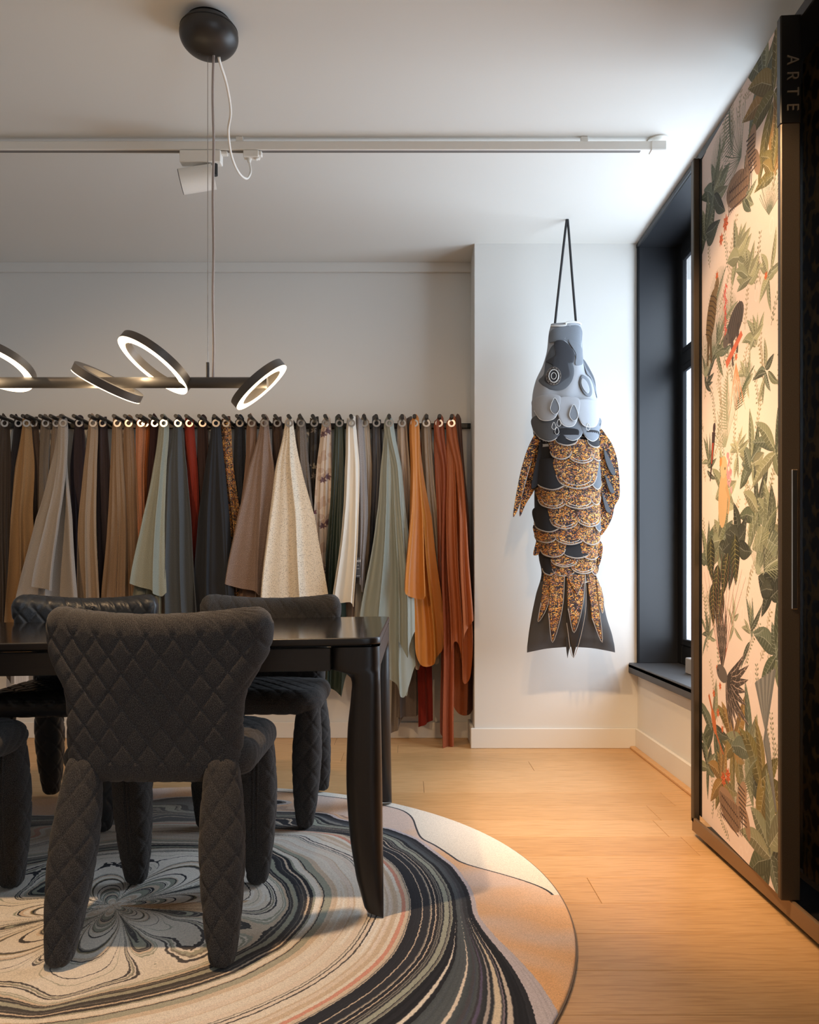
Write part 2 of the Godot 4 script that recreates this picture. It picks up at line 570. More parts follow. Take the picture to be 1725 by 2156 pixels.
func build_window() -> void:
	# the black-lined reveal that reaches the ceiling beside the pier
	var zf := -4.25
	var w := struct("window_1", cbox(Vector3(0.22, 2.2, 0.012), 0.001), M.black_lining, Vector3(RIGHT + 0.112, 1.555, zf + 0.006))
	var o := w.position
	var add = func(called: String, s: Vector3, c: Vector3, m: Material, b := 0.002):
		return part(called, cbox(s, b), m, w, c - o)
	add.call("head_lining", Vector3(0.22, 0.012, 1.53), Vector3(RIGHT + 0.112, 2.655, -3.49), M.black_lining)
	add.call("near_lining", Vector3(0.22, 2.2, 0.012), Vector3(RIGHT + 0.112, 1.555, -2.74), M.black_lining)
	add.call("edge_strip", Vector3(0.012, 2.22, 0.016), Vector3(RIGHT - 0.002, 1.555, zf + 0.006), M.black_frame)
	add.call("edge_strip", Vector3(0.012, 0.02, 1.55), Vector3(RIGHT - 0.002, 2.662, -3.49), M.sill)
	# frame bars in the plane x = 1.44
	var x := RIGHT + 0.22
	add.call("frame_stile", Vector3(0.03, 2.2, 0.07), Vector3(x, 1.555, zf + 0.035), M.black_frame, 0.004)
	add.call("frame_stile", Vector3(0.03, 2.2, 0.07), Vector3(x, 1.555, -2.775), M.black_frame, 0.004)
	add.call("frame_rail", Vector3(0.03, 0.1, 1.36), Vector3(x, 0.505, -3.49), M.black_frame, 0.004)
	add.call("frame_rail", Vector3(0.03, 0.08, 1.36), Vector3(x, 2.615, -3.49), M.black_frame, 0.004)
	add.call("transom", Vector3(0.036, 0.065, 1.36), Vector3(x - 0.004, 2.03, -3.49), M.black_frame, 0.004)
	var sash = func(y0: float, y1: float):
		for s in [[-4.165, 0.035], [-2.82, 0.035]]:
			add.call("sash_stile", Vector3(0.022, y1 - y0, 0.035), Vector3(x - 0.010, (y0 + y1) / 2, s[0]), M.black_frame, 0.004)
		for y in [y0 + 0.016, y1 - 0.016]:
			add.call("sash_rail", Vector3(0.022, 0.032, 1.31), Vector3(x - 0.010, y, -3.49), M.black_frame, 0.004)
		add.call("pane", Vector3(0.006, y1 - y0 - 0.04, 1.3), Vector3(x, (y0 + y1) / 2, -3.49), M.glass, 0.0005)
	sash.call(0.555, 2.0)
	sash.call(2.06, 2.575)
	# the dark sill board with a nosing
	var s := struct("trim_3", cbox(Vector3(0.29, 0.026, 1.55), 0.004), M.sill, Vector3(RIGHT + 0.095, 0.441, -3.48))
	part("nosing", cbox(Vector3(0.016, 0.05, 1.555), 0.004), M.sill, s, Vector3(-0.137, -0.016, 0))
	single("stone_block", cbox(Vector3(0.1, 0.075, 0.09), 0.004), M.granite, "small speckled grey granite block standing on the dark window sill", "block", Vector3(1.357, 0.4915, -3.75))
	# added opening, unseen behind the camera, for cool fill; plain frame and pane
	var w2 := struct("added_window_2", cbox(Vector3(0.06, 0.1, 1.6), 0.004), M.black_frame, Vector3(x, 0.46, 0.67))
	part("frame_rail", cbox(Vector3(0.06, 0.1, 1.6), 0.004), M.black_frame, w2, Vector3(0, CEIL - 0.5, 0))
	for sg in [-1, 1]:
		part("frame_stile", cbox(Vector3(0.06, 2.2, 0.08), 0.004), M.black_frame, w2, Vector3(0, 1.1, sg * 0.76))
	part("pane", cbox(Vector3(0.006, 2.15, 1.5), 0.0005), M.glass, w2, Vector3(0, 1.1, 0))

# ---------------------------------------------------------------- wallcovering display
func build_display() -> void:
	var t := thing("display_stand", "dark bronze frame of rails and post holding swinging wallcovering panels", "display stand", Vector3(1.07, 0, -1.9))
	var o := t.position
	var add = func(called: String, s: Vector3, c: Vector3, m: Material, b := 0.003):
		return part(called, cbox(s, b), m, t, c - o)
	add.call("bottom_rail", Vector3(0.012, 0.05, 2.0), Vector3(1.004, 0.043, -1.83), M.bronze_rail)
	add.call("bottom_channel", Vector3(0.15, 0.012, 2.0), Vector3(1.075, 0.026, -1.83), M.black_metal)
	add.call("foot", Vector3(0.11, 0.02, 1.9), Vector3(1.085, 0.0105, -1.83), M.black_metal)
	add.call("top_rail", Vector3(0.14, 0.035, 2.0), Vector3(1.09, 2.385, -1.83), M.black_metal)
	add.call("post", Vector3(0.022, 2.33, 0.03), Vector3(1.009, 1.215, -2.825), M.bronze)
	add.call("post", Vector3(0.022, 2.33, 0.03), Vector3(1.15, 1.215, -2.825), M.black_metal)
	add.call("back_panel", Vector3(0.012, 2.33, 2.0), Vector3(1.165, 1.215, -1.83), M.black_metal)
	# first panel: turned a few degrees out of the frame
	var far_ := Vector3(1.022, 0, -2.805)
	var near_ := Vector3(0.975, 0, -2.115)
	var run := near_ - far_
	var p := thing("wallcovering_panel", "wallcovering panel printed with tropical leaves, flowers and animals on pale pink", "wall panel", far_ + run / 2, atan2(run.x, run.z), "swinging wallcovering panels")
	var h := 2.3
	var L := run.length()
	part("board", cbox(Vector3(0.03, h - 0.004, L), 0.002), M.black_metal, p, Vector3(0.018, 0.074 + h / 2, 0))
	var sheet := surf(func(u, v): return Vector3(0, 0.074 + h * (1.0 - v), (u - 0.5) * (L - 0.012)), 1, 1, false, true)
	var paper := flat(Color.WHITE, 0.75)
	paper.albedo_texture = botanical()
	part("printed_paper", sheet, paper, p, Vector3(0.0015, 0, 0))
	part("hinge_stile", cbox(Vector3(0.036, h, 0.026), 0.002), M.black_metal, p, Vector3(0.016, 0.074 + h / 2, -L / 2 - 0.008))
	var edge := part("edge_profile", cbox(Vector3(0.05, h + 0.005, 0.022), 0.003), M.bronze, p, Vector3(0.022, 0.072 + h / 2, L / 2 + 0.011))
	var cap := part("brand_cap", cbox(Vector3(0.053, 0.285, 0.026), 0.003), M.black_metal, p, Vector3(0.022, 0.072 + h - 0.135, L / 2 + 0.011))
	for k in 4:
		letters("ARTE"[k], 0.029, cap, Vector3(0.004, 0.022 - 0.041 * k, 0.0145), Vector3(0, 0, -PI / 2), flat(rgb8(168, 156, 138), 0.25, 0.5), 0.004)
	var slot := part("handle", cbox(Vector3(0.016, 0.365, 0.006), 0.002), M.chrome, edge, Vector3(0.010, -0.21, 0.011))
	part("handle_recess", cbox(Vector3(0.0125, 0.361, 0.004), 0.001), M.black_plastic, slot, Vector3(0, 0, 0.0015))
	# second panel, parallel to the wall, with a dark leaf pattern
	var q := thing("wallcovering_panel", "wallcovering panel with dark gold overlapping leaf camouflage at right edge", "wall panel", Vector3(1.112, 0, -1.72), 0.0, "swinging wallcovering panels")
	part("board", cbox(Vector3(0.03, h, 1.1), 0.002), M.black_metal, q, Vector3(0.018, 0.074 + h / 2, 0))
	var camo := flat(rgb8(255, 240, 205), 0.5, 0.2)
	camo.albedo_texture = ramp_tex(0.02, [[0.0, rgb8(40, 33, 22)], [0.42, rgb8(58, 46, 28)], [0.46, rgb8(120, 98, 58)], [0.7, rgb8(150, 128, 82)], [0.74, rgb8(90, 72, 42)], [1.0, rgb8(70, 56, 34)]], 61, 512, FastNoiseLite.TYPE_CELLULAR, 2)
	camo.uv1_triplanar = true
	camo.uv1_scale = Vector3(2.2, 1.5, 2.2)
	part("printed_paper", cbox(Vector3(0.003, h - 0.006, 1.09), 0.0005), camo, q, Vector3(0.0015, 0.074 + h / 2, 0))

func letters(what: String, size: float, parent: Node, where: Vector3, turn: Vector3, m: Material, depth := 0.001, spacing := 0.0) -> void:
	var f := SystemFont.new()
	f.font_names = PackedStringArray(["Droid Sans"])
	var font: Font = f
	if spacing > 0.0:
		var fv := FontVariation.new()
		fv.base_font = f
		fv.spacing_glyph = int(spacing / size * 64.0)
		font = fv
	# one mesh for each letter, set side by side and centred
	var k := size / 64.0 * 1.4
	var total := font.get_string_size(what, HORIZONTAL_ALIGNMENT_LEFT, -1, 64).x * k
	var row := Node3D.new()
	var x := -total / 2
	for c in what:
		var w := font.get_string_size(c, HORIZONTAL_ALIGNMENT_LEFT, -1, 64).x * k
		var t := TextMesh.new()
		t.text = c
		t.font = font
		t.font_size = 64
		t.pixel_size = k
		t.depth = depth
		var basis_ := Basis.from_euler(turn)
		part("letter", t, m, parent, where + basis_ * Vector3(x + w / 2, 0, 0), turn)
		x += w
	row.free()

# ---------------------------------------------------------------- prints
func fill_poly(im: Image, pts: PackedVector2Array, c: Color) -> void:
	var y0 := 1e9
	var y1 := -1e9
	for p in pts:
		y0 = minf(y0, p.y)
		y1 = maxf(y1, p.y)
	var w := im.get_width()
	for y in range(maxi(0, int(ceil(y0 - 0.5))), mini(im.get_height() - 1, int(floor(y1 - 0.5))) + 1):
		var xs := []
		var yy := y + 0.5
		for i in pts.size():
			var a := pts[i]
			var b := pts[(i + 1) % pts.size()]
			if (a.y <= yy) != (b.y <= yy):
				xs.append(a.x + (yy - a.y) / (b.y - a.y) * (b.x - a.x))
		xs.sort()
		for k in range(0, xs.size() - 1, 2):
			var xa := clampi(int(round(xs[k])), 0, w)
			var xb := clampi(int(round(xs[k + 1])), 0, w)
			if xb > xa:
				im.fill_rect(Rect2i(xa, y, xb - xa, 1), c)

func stroke(im: Image, pts: Array, r0: float, r1: float, c: Color) -> void:
	var l := PackedVector2Array()
	var rr := PackedVector2Array()
	for i in pts.size():
		var d: Vector2 = (pts[mini(i + 1, pts.size() - 1)] - pts[maxi(i - 1, 0)]).normalized()
		var n := Vector2(-d.y, d.x) * lerpf(r0, r1, float(i) / maxi(1, pts.size() - 1))
		l.append(pts[i] + n)
		rr.append(pts[i] - n)
	rr.reverse()
	l.append_array(rr)
	fill_poly(im, l, c)

func blob(im: Image, c0: Vector2, rx: float, ry: float, ang: float, c: Color) -> void:
	var p := PackedVector2Array()
	for k in 24:
		p.append(c0 + Vector2(cos(k * TAU / 24) * rx, sin(k * TAU / 24) * ry).rotated(ang))
	fill_poly(im, p, c)

func leaf(im: Image, base: Vector2, ang: float, l: float, w: float, c: Color, vein: Color, ribs := 6) -> void:
	var d := Vector2.from_angle(ang)
	var n := Vector2(-d.y, d.x)
	var a := PackedVector2Array()
	var b := PackedVector2Array()
	for k in 13:
		var t := k / 12.0
		var ww := w * pow(sin(PI * pow(t, 0.75)), 0.9)
		var bow := n * sin(PI * t) * l * 0.05
		a.append(base + d * l * t + n * ww + bow)
		b.append(base + d * l * t - n * ww + bow)
	var br := b.duplicate()
	br.reverse()
	var whole := a.duplicate()
	whole.append_array(br)
	fill_poly(im, whole, c.darkened(0.22))
	var half := a.duplicate()
	var mid := PackedVector2Array()
	for k in 13:
		mid.append(base + d * l * (12 - k) / 12.0 + n * sin(PI * (12 - k) / 12.0) * l * 0.05)
	half.append_array(mid)
	fill_poly(im, half, c)
	for k in range(1, ribs + 1):
		var t := k / (ribs + 1.0)
		var o := base + d * l * t + n * sin(PI * t) * l * 0.05
		var ww := w * pow(sin(PI * pow(t, 0.75)), 0.9) * 0.85
		for s in [-1, 1]:
			stroke(im, [o, o + d * l * 0.09 + n * ww * s], 0.7, 0.4, vein)
	stroke(im, [base, base + d * l * 0.5 + n * l * 0.05, base + d * l * 0.97], 1.2, 0.5, vein)

func palm(im: Image, base: Vector2, ang: float, l: float, c: Color, count := 16) -> void:
	var d := Vector2.from_angle(ang)
	var pts := []
	for k in 10:
		pts.append(base + d.rotated(k * 0.05) * l * k / 9.0)
	for k in count:
		var t := 0.12 + 0.86 * k / count
		var o: Vector2 = pts[int(t * 9)].lerp(pts[mini(9, int(t * 9) + 1)], t * 9 - int(t * 9))
		var ll := l * 0.42 * sin(PI * (0.25 + 0.7 * t))
		for s in [-1, 1]:
			var e := d.rotated(s * (1.0 - 0.45 * t)) * ll
			stroke(im, [o, o + e * 0.5, o + e], 2.4, 0.5, c if s > 0 else c.lightened(0.12))
	stroke(im, pts, 1.6, 0.6, c.lightened(0.3))

func sprig(im: Image, base: Vector2, ang: float, l: float, c: Color, r: RandomNumberGenerator) -> void:
	var p := base
	var a := ang
	var pts := [p]
	var steps := int(l / 12)
	for k in steps:
		a += r.randf_range(-0.22, 0.22)
		p += Vector2.from_angle(a) * 12
		pts.append(p)
	stroke(im, pts, 1.1, 0.6, c.darkened(0.25))
	for k in range(1, pts.size()):
		for s in [-1, 1]:
			var e: Vector2 = pts[k] + Vector2.from_angle(a + s * 1.0) * r.randf_range(6, 11)
			blob(im, e, r.randf_range(3.5, 6), r.randf_range(1.8, 3), a + s * 1.0, c.lightened(r.randf_range(0.0, 0.3)))

# a printed jungle: leaves, sprigs, flowers and a few beasts, on pale pink; the print covers 0.69 x 2.3 m
func botanical() -> ImageTexture:
	var W := 620
	var H := 2040
	var im := Image.create(W, H, false, Image.FORMAT_RGB8)
	im.fill(rgb8(226, 210, 203))
	var r := RandomNumberGenerator.new()
	r.seed = 19
	var greens := [rgb8(106, 112, 88), rgb8(80, 90, 70), rgb8(128, 134, 108), rgb8(68, 74, 60), rgb8(140, 142, 114), rgb8(98, 108, 92)]
	var gold := [rgb8(150, 118, 66), rgb8(128, 112, 62), rgb8(112, 104, 58)]
	var pale := rgb8(186, 186, 150)
	# faint rings in the ground
	for k in 26:
		var c := Vector2(r.randf() * W, r.randf() * H)
		blob(im, c, 15, 21, 0.2, rgb8(230, 216, 210))
		blob(im, c, 10, 15, 0.2, rgb8(226, 210, 203))
	# sprigs everywhere
	for k in 85:
		sprig(im, Vector2(r.randf() * W, r.randf() * H), -PI / 2 + r.randf_range(-0.8, 0.8), r.randf_range(90, 190), [rgb8(132, 124, 88), rgb8(104, 108, 78), rgb8(150, 138, 104)][k % 3], r)
	# broad leaf masses: top, left flank, middle, foot
	var masses := [
		[520, 60, 6, 210, 40, 0], [600, 150, 5, 250, 44, 1], [120, 170, 8, 190, 32, 0], [40, 260, 7, 170, 34, 0],
		[330, 430, 7, 130, 30, 2], [420, 520, 7, 120, 26, 2], [150, 640, 7, 150, 20, 0], [40, 700, 5, 130, 12, 3],
		[560, 560, 5, 110, 22, 2], [440, 1010, 9, 150, 27, 0], [480, 1130, 8, 150, 27, 0], [220, 1060, 6, 160, 40, 2],
		[600, 1000, 4, 190, 30, 0], [180, 1190, 7, 150, 44, 0], [330, 1210, 8, 160, 46, 3], [560, 1190, 6, 150, 40, 0],
		[580, 1330, 5, 160, 44, 3], [60, 1250, 5, 120, 24, 0], [600, 1480, 5, 180, 38, 0], [300, 1750, 6, 200, 40, 1],
		[420, 1760, 6, 230, 44, 0], [520, 1800, 6, 260, 50, 1], [110, 1740, 8, 200, 32, 0], [60, 1860, 6, 160, 26, 0],
		[560, 1960, 5, 240, 46, 0], [200, 1880, 5, 150, 30, 1],
		[470, 700, 5, 110, 16, 2], [540, 800, 5, 120, 15, 0], [400, 780, 4, 90, 12, 2], [600, 330, 5, 150, 24, 1], [380, 300, 5, 110, 18, 0], [440, 1450, 5, 120, 14, 0], [60, 1480, 5, 120, 13, 0], [300, 1420, 4, 90, 12, 2], [60, 960, 5, 120, 14, 0], [330, 960, 5, 110, 16, 2]]
	for m in masses:
		for k in m[2] + 3:
			var a: float = -PI / 2 + (k - (m[2] + 2) / 2.0) * 0.42 + r.randf_range(-0.2, 0.2)
			if r.randf() < 0.3:
				a += PI
			var c: Color = greens[r.randi_range(0, 5)]
			if m[5] == 1: c = gold[r.randi_range(0, 2)]
			if m[5] == 2: c = greens[r.randi_range(0, 5)].lerp(pale, 0.55)
			if m[5] == 3: c = greens[3].darkened(0.25)
			leaf(im, Vector2(m[0], m[1]) + Vector2(r.randf_range(-16, 16), r.randf_range(-16, 16)), a, m[3] * r.randf_range(0.5, 0.95), m[4] * r.randf_range(0.5, 0.85), c, c.lightened(0.35), 9)
	for p in [[90, 560, -1.2, 190], [160, 600, -0.7, 170], [250, 900, -2.0, 170], [300, 860, -1.0, 180], [470, 1250, -1.1, 200], [520, 1290, -0.6, 180], [360, 1890, -1.3, 180], [300, 150, -2.2, 190], [90, 140, -0.9, 180]]:
		palm(im, Vector2(p[0], p[1]), p[2], p[3], greens[(p[0] / 30) % 3], 18)
	# spread fans of narrow blades
	for p in [[110, 640, -0.9, 150], [40, 690, -1.5, 150], [230, 930, -1.9, 150], [480, 1290, -1.2, 170], [360, 180, -2.4, 160], [560, 420, -1.3, 120], [90, 1420, -1.2, 110], [320, 1930, -1.5, 150]]:
		var base := Vector2(p[0], p[1])
		var c: Color = greens[int(p[1] / 40) % 3]
		for k in 26:
			var a: float = p[2] + (k - 12.5) * 0.085
			var l: float = p[3] * r.randf_range(0.75, 1.0)
			stroke(im, [base, base + Vector2.from_angle(a) * l * 0.55, base + Vector2.from_angle(a + 0.04) * l], 0.9, 1.5 if k % 2 else 0.6, c.lightened(0.18 * (k % 3)))
	# patterned dark leaves hanging below the middle
	for p in [[90, 1180], [160, 1260], [250, 1230], [310, 1180], [200, 1330], [120, 1310]]:
		leaf(im, Vector2(p[0], p[1]), PI / 2 + r.randf_range(-0.4, 0.4), 130, 40, rgb8(52, 56, 40), rgb8(170, 160, 100), 9)
	# red, orange and pink flowers
	for p in [[190, 330, 20], [230, 300, 26], [150, 420, 15], [320, 700, 12], [210, 1870, 24], [250, 1850, 24], [120, 1640, 14], [180, 1610, 13], [160, 1690, 15], [200, 1730, 12], [230, 1500, 10], [540, 560, 12], [150, 1560, 10]]:
		for k in 7:
			leaf(im, Vector2(p[0], p[1]), k * TAU / 7 + 0.4, p[2], p[2] * 0.24, rgb8(190, 78, 40), rgb8(226, 130, 80), 2)
	for k in 60:      # a drooping red plume
		var y := 470.0 + k * 2.4
		stroke(im, [Vector2(228, y), Vector2(228 + r.randf_range(-26, 26), y + 16)], 1.6, 0.5, rgb8(206, 70, 66).lerp(rgb8(230, 130, 110), r.randf() * 0.5))
	for k in 22:      # coral threads
		var a := PI / 2 + r.randf_range(-0.5, 0.5)
		stroke(im, [Vector2(318, 716), Vector2(318, 716) + Vector2.from_angle(a) * r.randf_range(60, 170)], 1.8, 0.6, rgb8(226, 146, 106))
	for k in 26:      # a cluster of pink berries
		blob(im, Vector2(262 + r.randf_range(-22, 22), 1010 + r.randf_range(-60, 50)), 7, 8, 0, rgb8(190, 128, 136).lightened(r.randf() * 0.25))
	# beasts, drawn plainly
	beast(im, Vector2(95, 520), 1.0, rgb8(116, 92, 58), rgb8(64, 50, 34), true)
	beast(im, Vector2(310, 605), 0.95, rgb8(86, 76, 72), rgb8(52, 46, 44), false)
	fill_poly(im, PackedVector2Array([Vector2(228, 690), Vector2(360, 640), Vector2(372, 656), Vector2(240, 712)]), rgb8(198, 104, 78))
	blob(im, Vector2(205, 1075), 42, 82, 0.1, rgb8(196, 164, 122))
	blob(im, Vector2(212, 985), 30, 32, 0.0, rgb8(206, 176, 136))
	blob(im, Vector2(186, 966), 11, 14, 0.4, rgb8(200, 140, 80))
	blob(im, Vector2(224, 990), 4, 4, 0, rgb8(60, 44, 34))
	stroke(im, [Vector2(235, 1040), Vector2(262, 1080), Vector2(250, 1120)], 10, 7, rgb8(186, 152, 110))
	stroke(im, [Vector2(120, 870), Vector2(104, 940), Vector2(84, 1010)], 17, 4, rgb8(58, 44, 44))
	stroke(im, [Vector2(112, 900), Vector2(98, 960)], 5, 3, rgb8(198, 78, 50))
	blob(im, Vector2(124, 858), 13, 15, 0.2, rgb8(62, 46, 46))
	# dark feathered fish-like bird with long streamers
	for k in 12:
		var a := -2.2 + k * 0.11
		stroke(im, [Vector2(200, 1560), Vector2(200, 1560) + Vector2.from_angle(a) * 170, Vector2(200, 1560) + Vector2.from_angle(a + 0.06) * 330], 2.2, 0.6, rgb8(150, 88, 78))
	for k in 10:
		var a := -0.5 + k * 0.2
		leaf(im, Vector2(236, 1580), a, r.randf_range(150, 230), 13, rgb8(76, 66, 62), rgb8(200, 176, 164), 4)
	for k in 4:
		leaf(im, Vector2(200, 1560), -2.0 + k * 0.2, 190, 14, rgb8(84, 74, 68), rgb8(196, 172, 160), 5)
	blob(im, Vector2(196, 1572), 50, 24, 0.15, rgb8(96, 88, 84))
	blob(im, Vector2(160, 1566), 4, 4, 0, rgb8(20, 18, 18))
	stroke(im, [Vector2(70, 1650), Vector2(110, 1700), Vector2(150, 1760), Vector2(210, 1800)], 7, 4, rgb8(176, 96, 52))
	blob(im, Vector2(120, 1722), 18, 40, -0.5, rgb8(188, 104, 56))
	# grey reed fan at the right
	for k in 9:
		stroke(im, [Vector2(606, 1850), Vector2(560 - k * 4, 1700), Vector2(470 + k * 16, 1560 - k * 6)], 5, 8, rgb8(134, 134, 132) if k % 2 else rgb8(108, 110, 110))
	# striped beast at the foot and, half cut, at the head
	for o in [Vector2(230, 1900), Vector2(300, 210)]:
		blob(im, o + Vector2(30, 40), 96, 46, 0.25, rgb8(150, 122, 100))
		blob(im, o + Vector2(130, -6), 34, 66, 0.5, rgb8(158, 130, 108))
		blob(im, o + Vector2(176, 40), 20, 42, -0.5, rgb8(150, 122, 100))
		for k in 16:
			stroke(im, [o + Vector2(-50 + k * 13, 12), o + Vector2(-44 + k * 12, 84)], 2.4, 2.0, rgb8(62, 48, 42))
		for k in 9:
			stroke(im, [o + Vector2(100 + k * 3, -50 + k * 12), o + Vector2(160 + k * 2, -40 + k * 11)], 2.2, 1.6, rgb8(64, 50, 44))
		for k in 3:
			stroke(im, [o + Vector2(-40, 20 + k * 26), o + Vector2(110, 44 + k * 24)], 3.0, 2.0, rgb8(80, 62, 52))
	# paper grain
	for k in 26000:
		var x := r.randi_range(0, W - 1)
		var y := r.randi_range(0, H - 1)
		im.set_pixel(x, y, im.get_pixel(x, y).darkened(r.randf() * 0.12))
	return ImageTexture.create_from_image(im)

func beast(im: Image, c: Vector2, k: float, col: Color, dark: Color, upright: bool) -> void:
	var a := -1.1 if upright else -0.35
	blob(im, c, 78 * k, 44 * k, a, col)
	var head := c + Vector2.from_angle(a + (0.15 if upright else PI)) * 84 * k
	blob(im, head, 30 * k, 20 * k, a + 0.3, col.lightened(0.08))
	for s in [-1, 1]:
		var o = c + Vector2.from_angle(a + PI) * 40 * k * (1.0 if upright else s) + Vector2(s * 10, 20)
		stroke(im, [o, o + Vector2(4 * s, 46), o + Vector2(8 * s, 84) * k], 13 * k, 6 * k, col.darkened(0.15))
	for j in 9:
		var t := -60.0 + j * 14
		var d := Vector2.from_angle(a)
		var n := Vector2(-d.y, d.x)
		stroke(im, [c + d * t * k - n * 36 * k, c + d * (t + 5) * k, c + d * t * k + n * 36 * k], 1.6, 1.6, dark)
	blob(im, head + Vector2(4, -4), 3, 3, 0, dark.darkened(0.5))

# ---------------------------------------------------------------- rug
const RUG_AT := Vector3(-0.812, 0, -2.205)
const RUG_R := 1.245
var stripes := PackedColorArray()
# pale streaks in the outer ink band, where it opens out: middle, half width, colour
const STREAKS := [[0.9420, 0.0011, Color(0.87, 0.84, 0.79)], [0.9478, 0.0004, Color(0.3, 0.33, 0.36)], [0.9542, 0.0010, Color(0.87, 0.82, 0.76)], [0.9600, 0.0004, Color(0.28, 0.3, 0.36)], [0.9638, 0.0009, Color(0.36, 0.33, 0.43)], [0.9678, 0.0010, Color(0.66, 0.62, 0.6)], [0.9720, 0.0022, Color(0.82, 0.76, 0.67)], [0.9748, 0.0006, Color(0.5, 0.46, 0.5)], [0.9775, 0.0016, Color(0.78, 0.73, 0.68)]]

func rug_stripes() -> void:
	var r := RandomNumberGenerator.new()
	r.seed = 77
	var cream := rgb8(226, 219, 207)
	var sand := rgb8(205, 184, 160)
	var sage := rgb8(150, 154, 138)
	var grey := rgb8(120, 116, 108)
	var ink := rgb8(31, 33, 41)
	var brown := rgb8(120, 86, 56)
	var salmon := rgb8(206, 138, 116)
	var peach := rgb8(222, 178, 138)
	var olive := rgb8(108, 100, 70)
	stripes.resize(1400)
	stripes.fill(cream)
	# [from, to, ground colours, share of thin lines, line colours]
	var zones := [
		[0.0, 0.10, [sand, peach, cream], 0.15, [brown, olive]],
		[0.10, 0.20, [sage, olive, cream, sage, sand], 0.3, [grey, cream, ink]],
		[0.20, 0.34, [sage, cream, sand, cream], 0.35, [ink, cream, olive, sand, grey]],
		[0.34, 0.48, [cream, sage, cream, sand], 0.4, [ink, sage, grey, cream, sand]],
		[0.48, 0.60, [cream, cream, sage], 0.55, [ink, grey, ink, sand]],
		[0.60, 0.797, [cream, rgb8(222, 208, 194), sand, cream, cream], 0.12, [grey, sand, ink]],
		[0.797, 0.808, [salmon, rgb8(206, 150, 128)], 0.2, [brown, sand]],
		[0.808, 0.818, [sand, rgb8(210, 176, 156)], 0.2, [brown, ink]],
		[0.818, 0.90, [ink, ink, rgb8(44, 42, 46)], 0.3, [sand, brown, grey, ink, ink]],
		[0.90, 0.935, [sand, sage, cream, sage], 0.5, [grey, olive, ink]],
		[0.935, 0.985, [ink, rgb8(38, 42, 50)], 0.3, [rgb8(70, 78, 84), rgb8(60, 58, 66)]],
		[0.985, 1.0, [cream, rgb8(190, 180, 186)], 0.4, [ink]],
		[1.0, 1.4, [peach, rgb8(216, 190, 176), rgb8(220, 182, 150)], 0.06, [rgb8(190, 140, 110), rgb8(150, 120, 110)]]]
	for z in zones:
		var k := int(z[0] * 1000)
		while k < int(z[1] * 1000):
			var thin: bool = r.randf() < z[3] + 0.2
			var n := r.randi_range(2, 4) if thin else r.randi_range(5, 17)
			var pool: Array = z[4] if thin else z[2]
			var c: Color = pool[r.randi_range(0, pool.size() - 1)]
			c = c.lerp(Color(c.v, c.v, c.v), 0.1).lightened(r.randf_range(-0.03, 0.06))
			for j in n:
				if k < 1400 and k < int(z[1] * 1000):
					stripes[k] = c
					k += 1
	for k in 1400:
		stripes[k] = stripes[k].lightened(r.randf_range(0.0, 0.05)) if k % 3 else stripes[k].darkened(r.randf_range(0.0, 0.06))

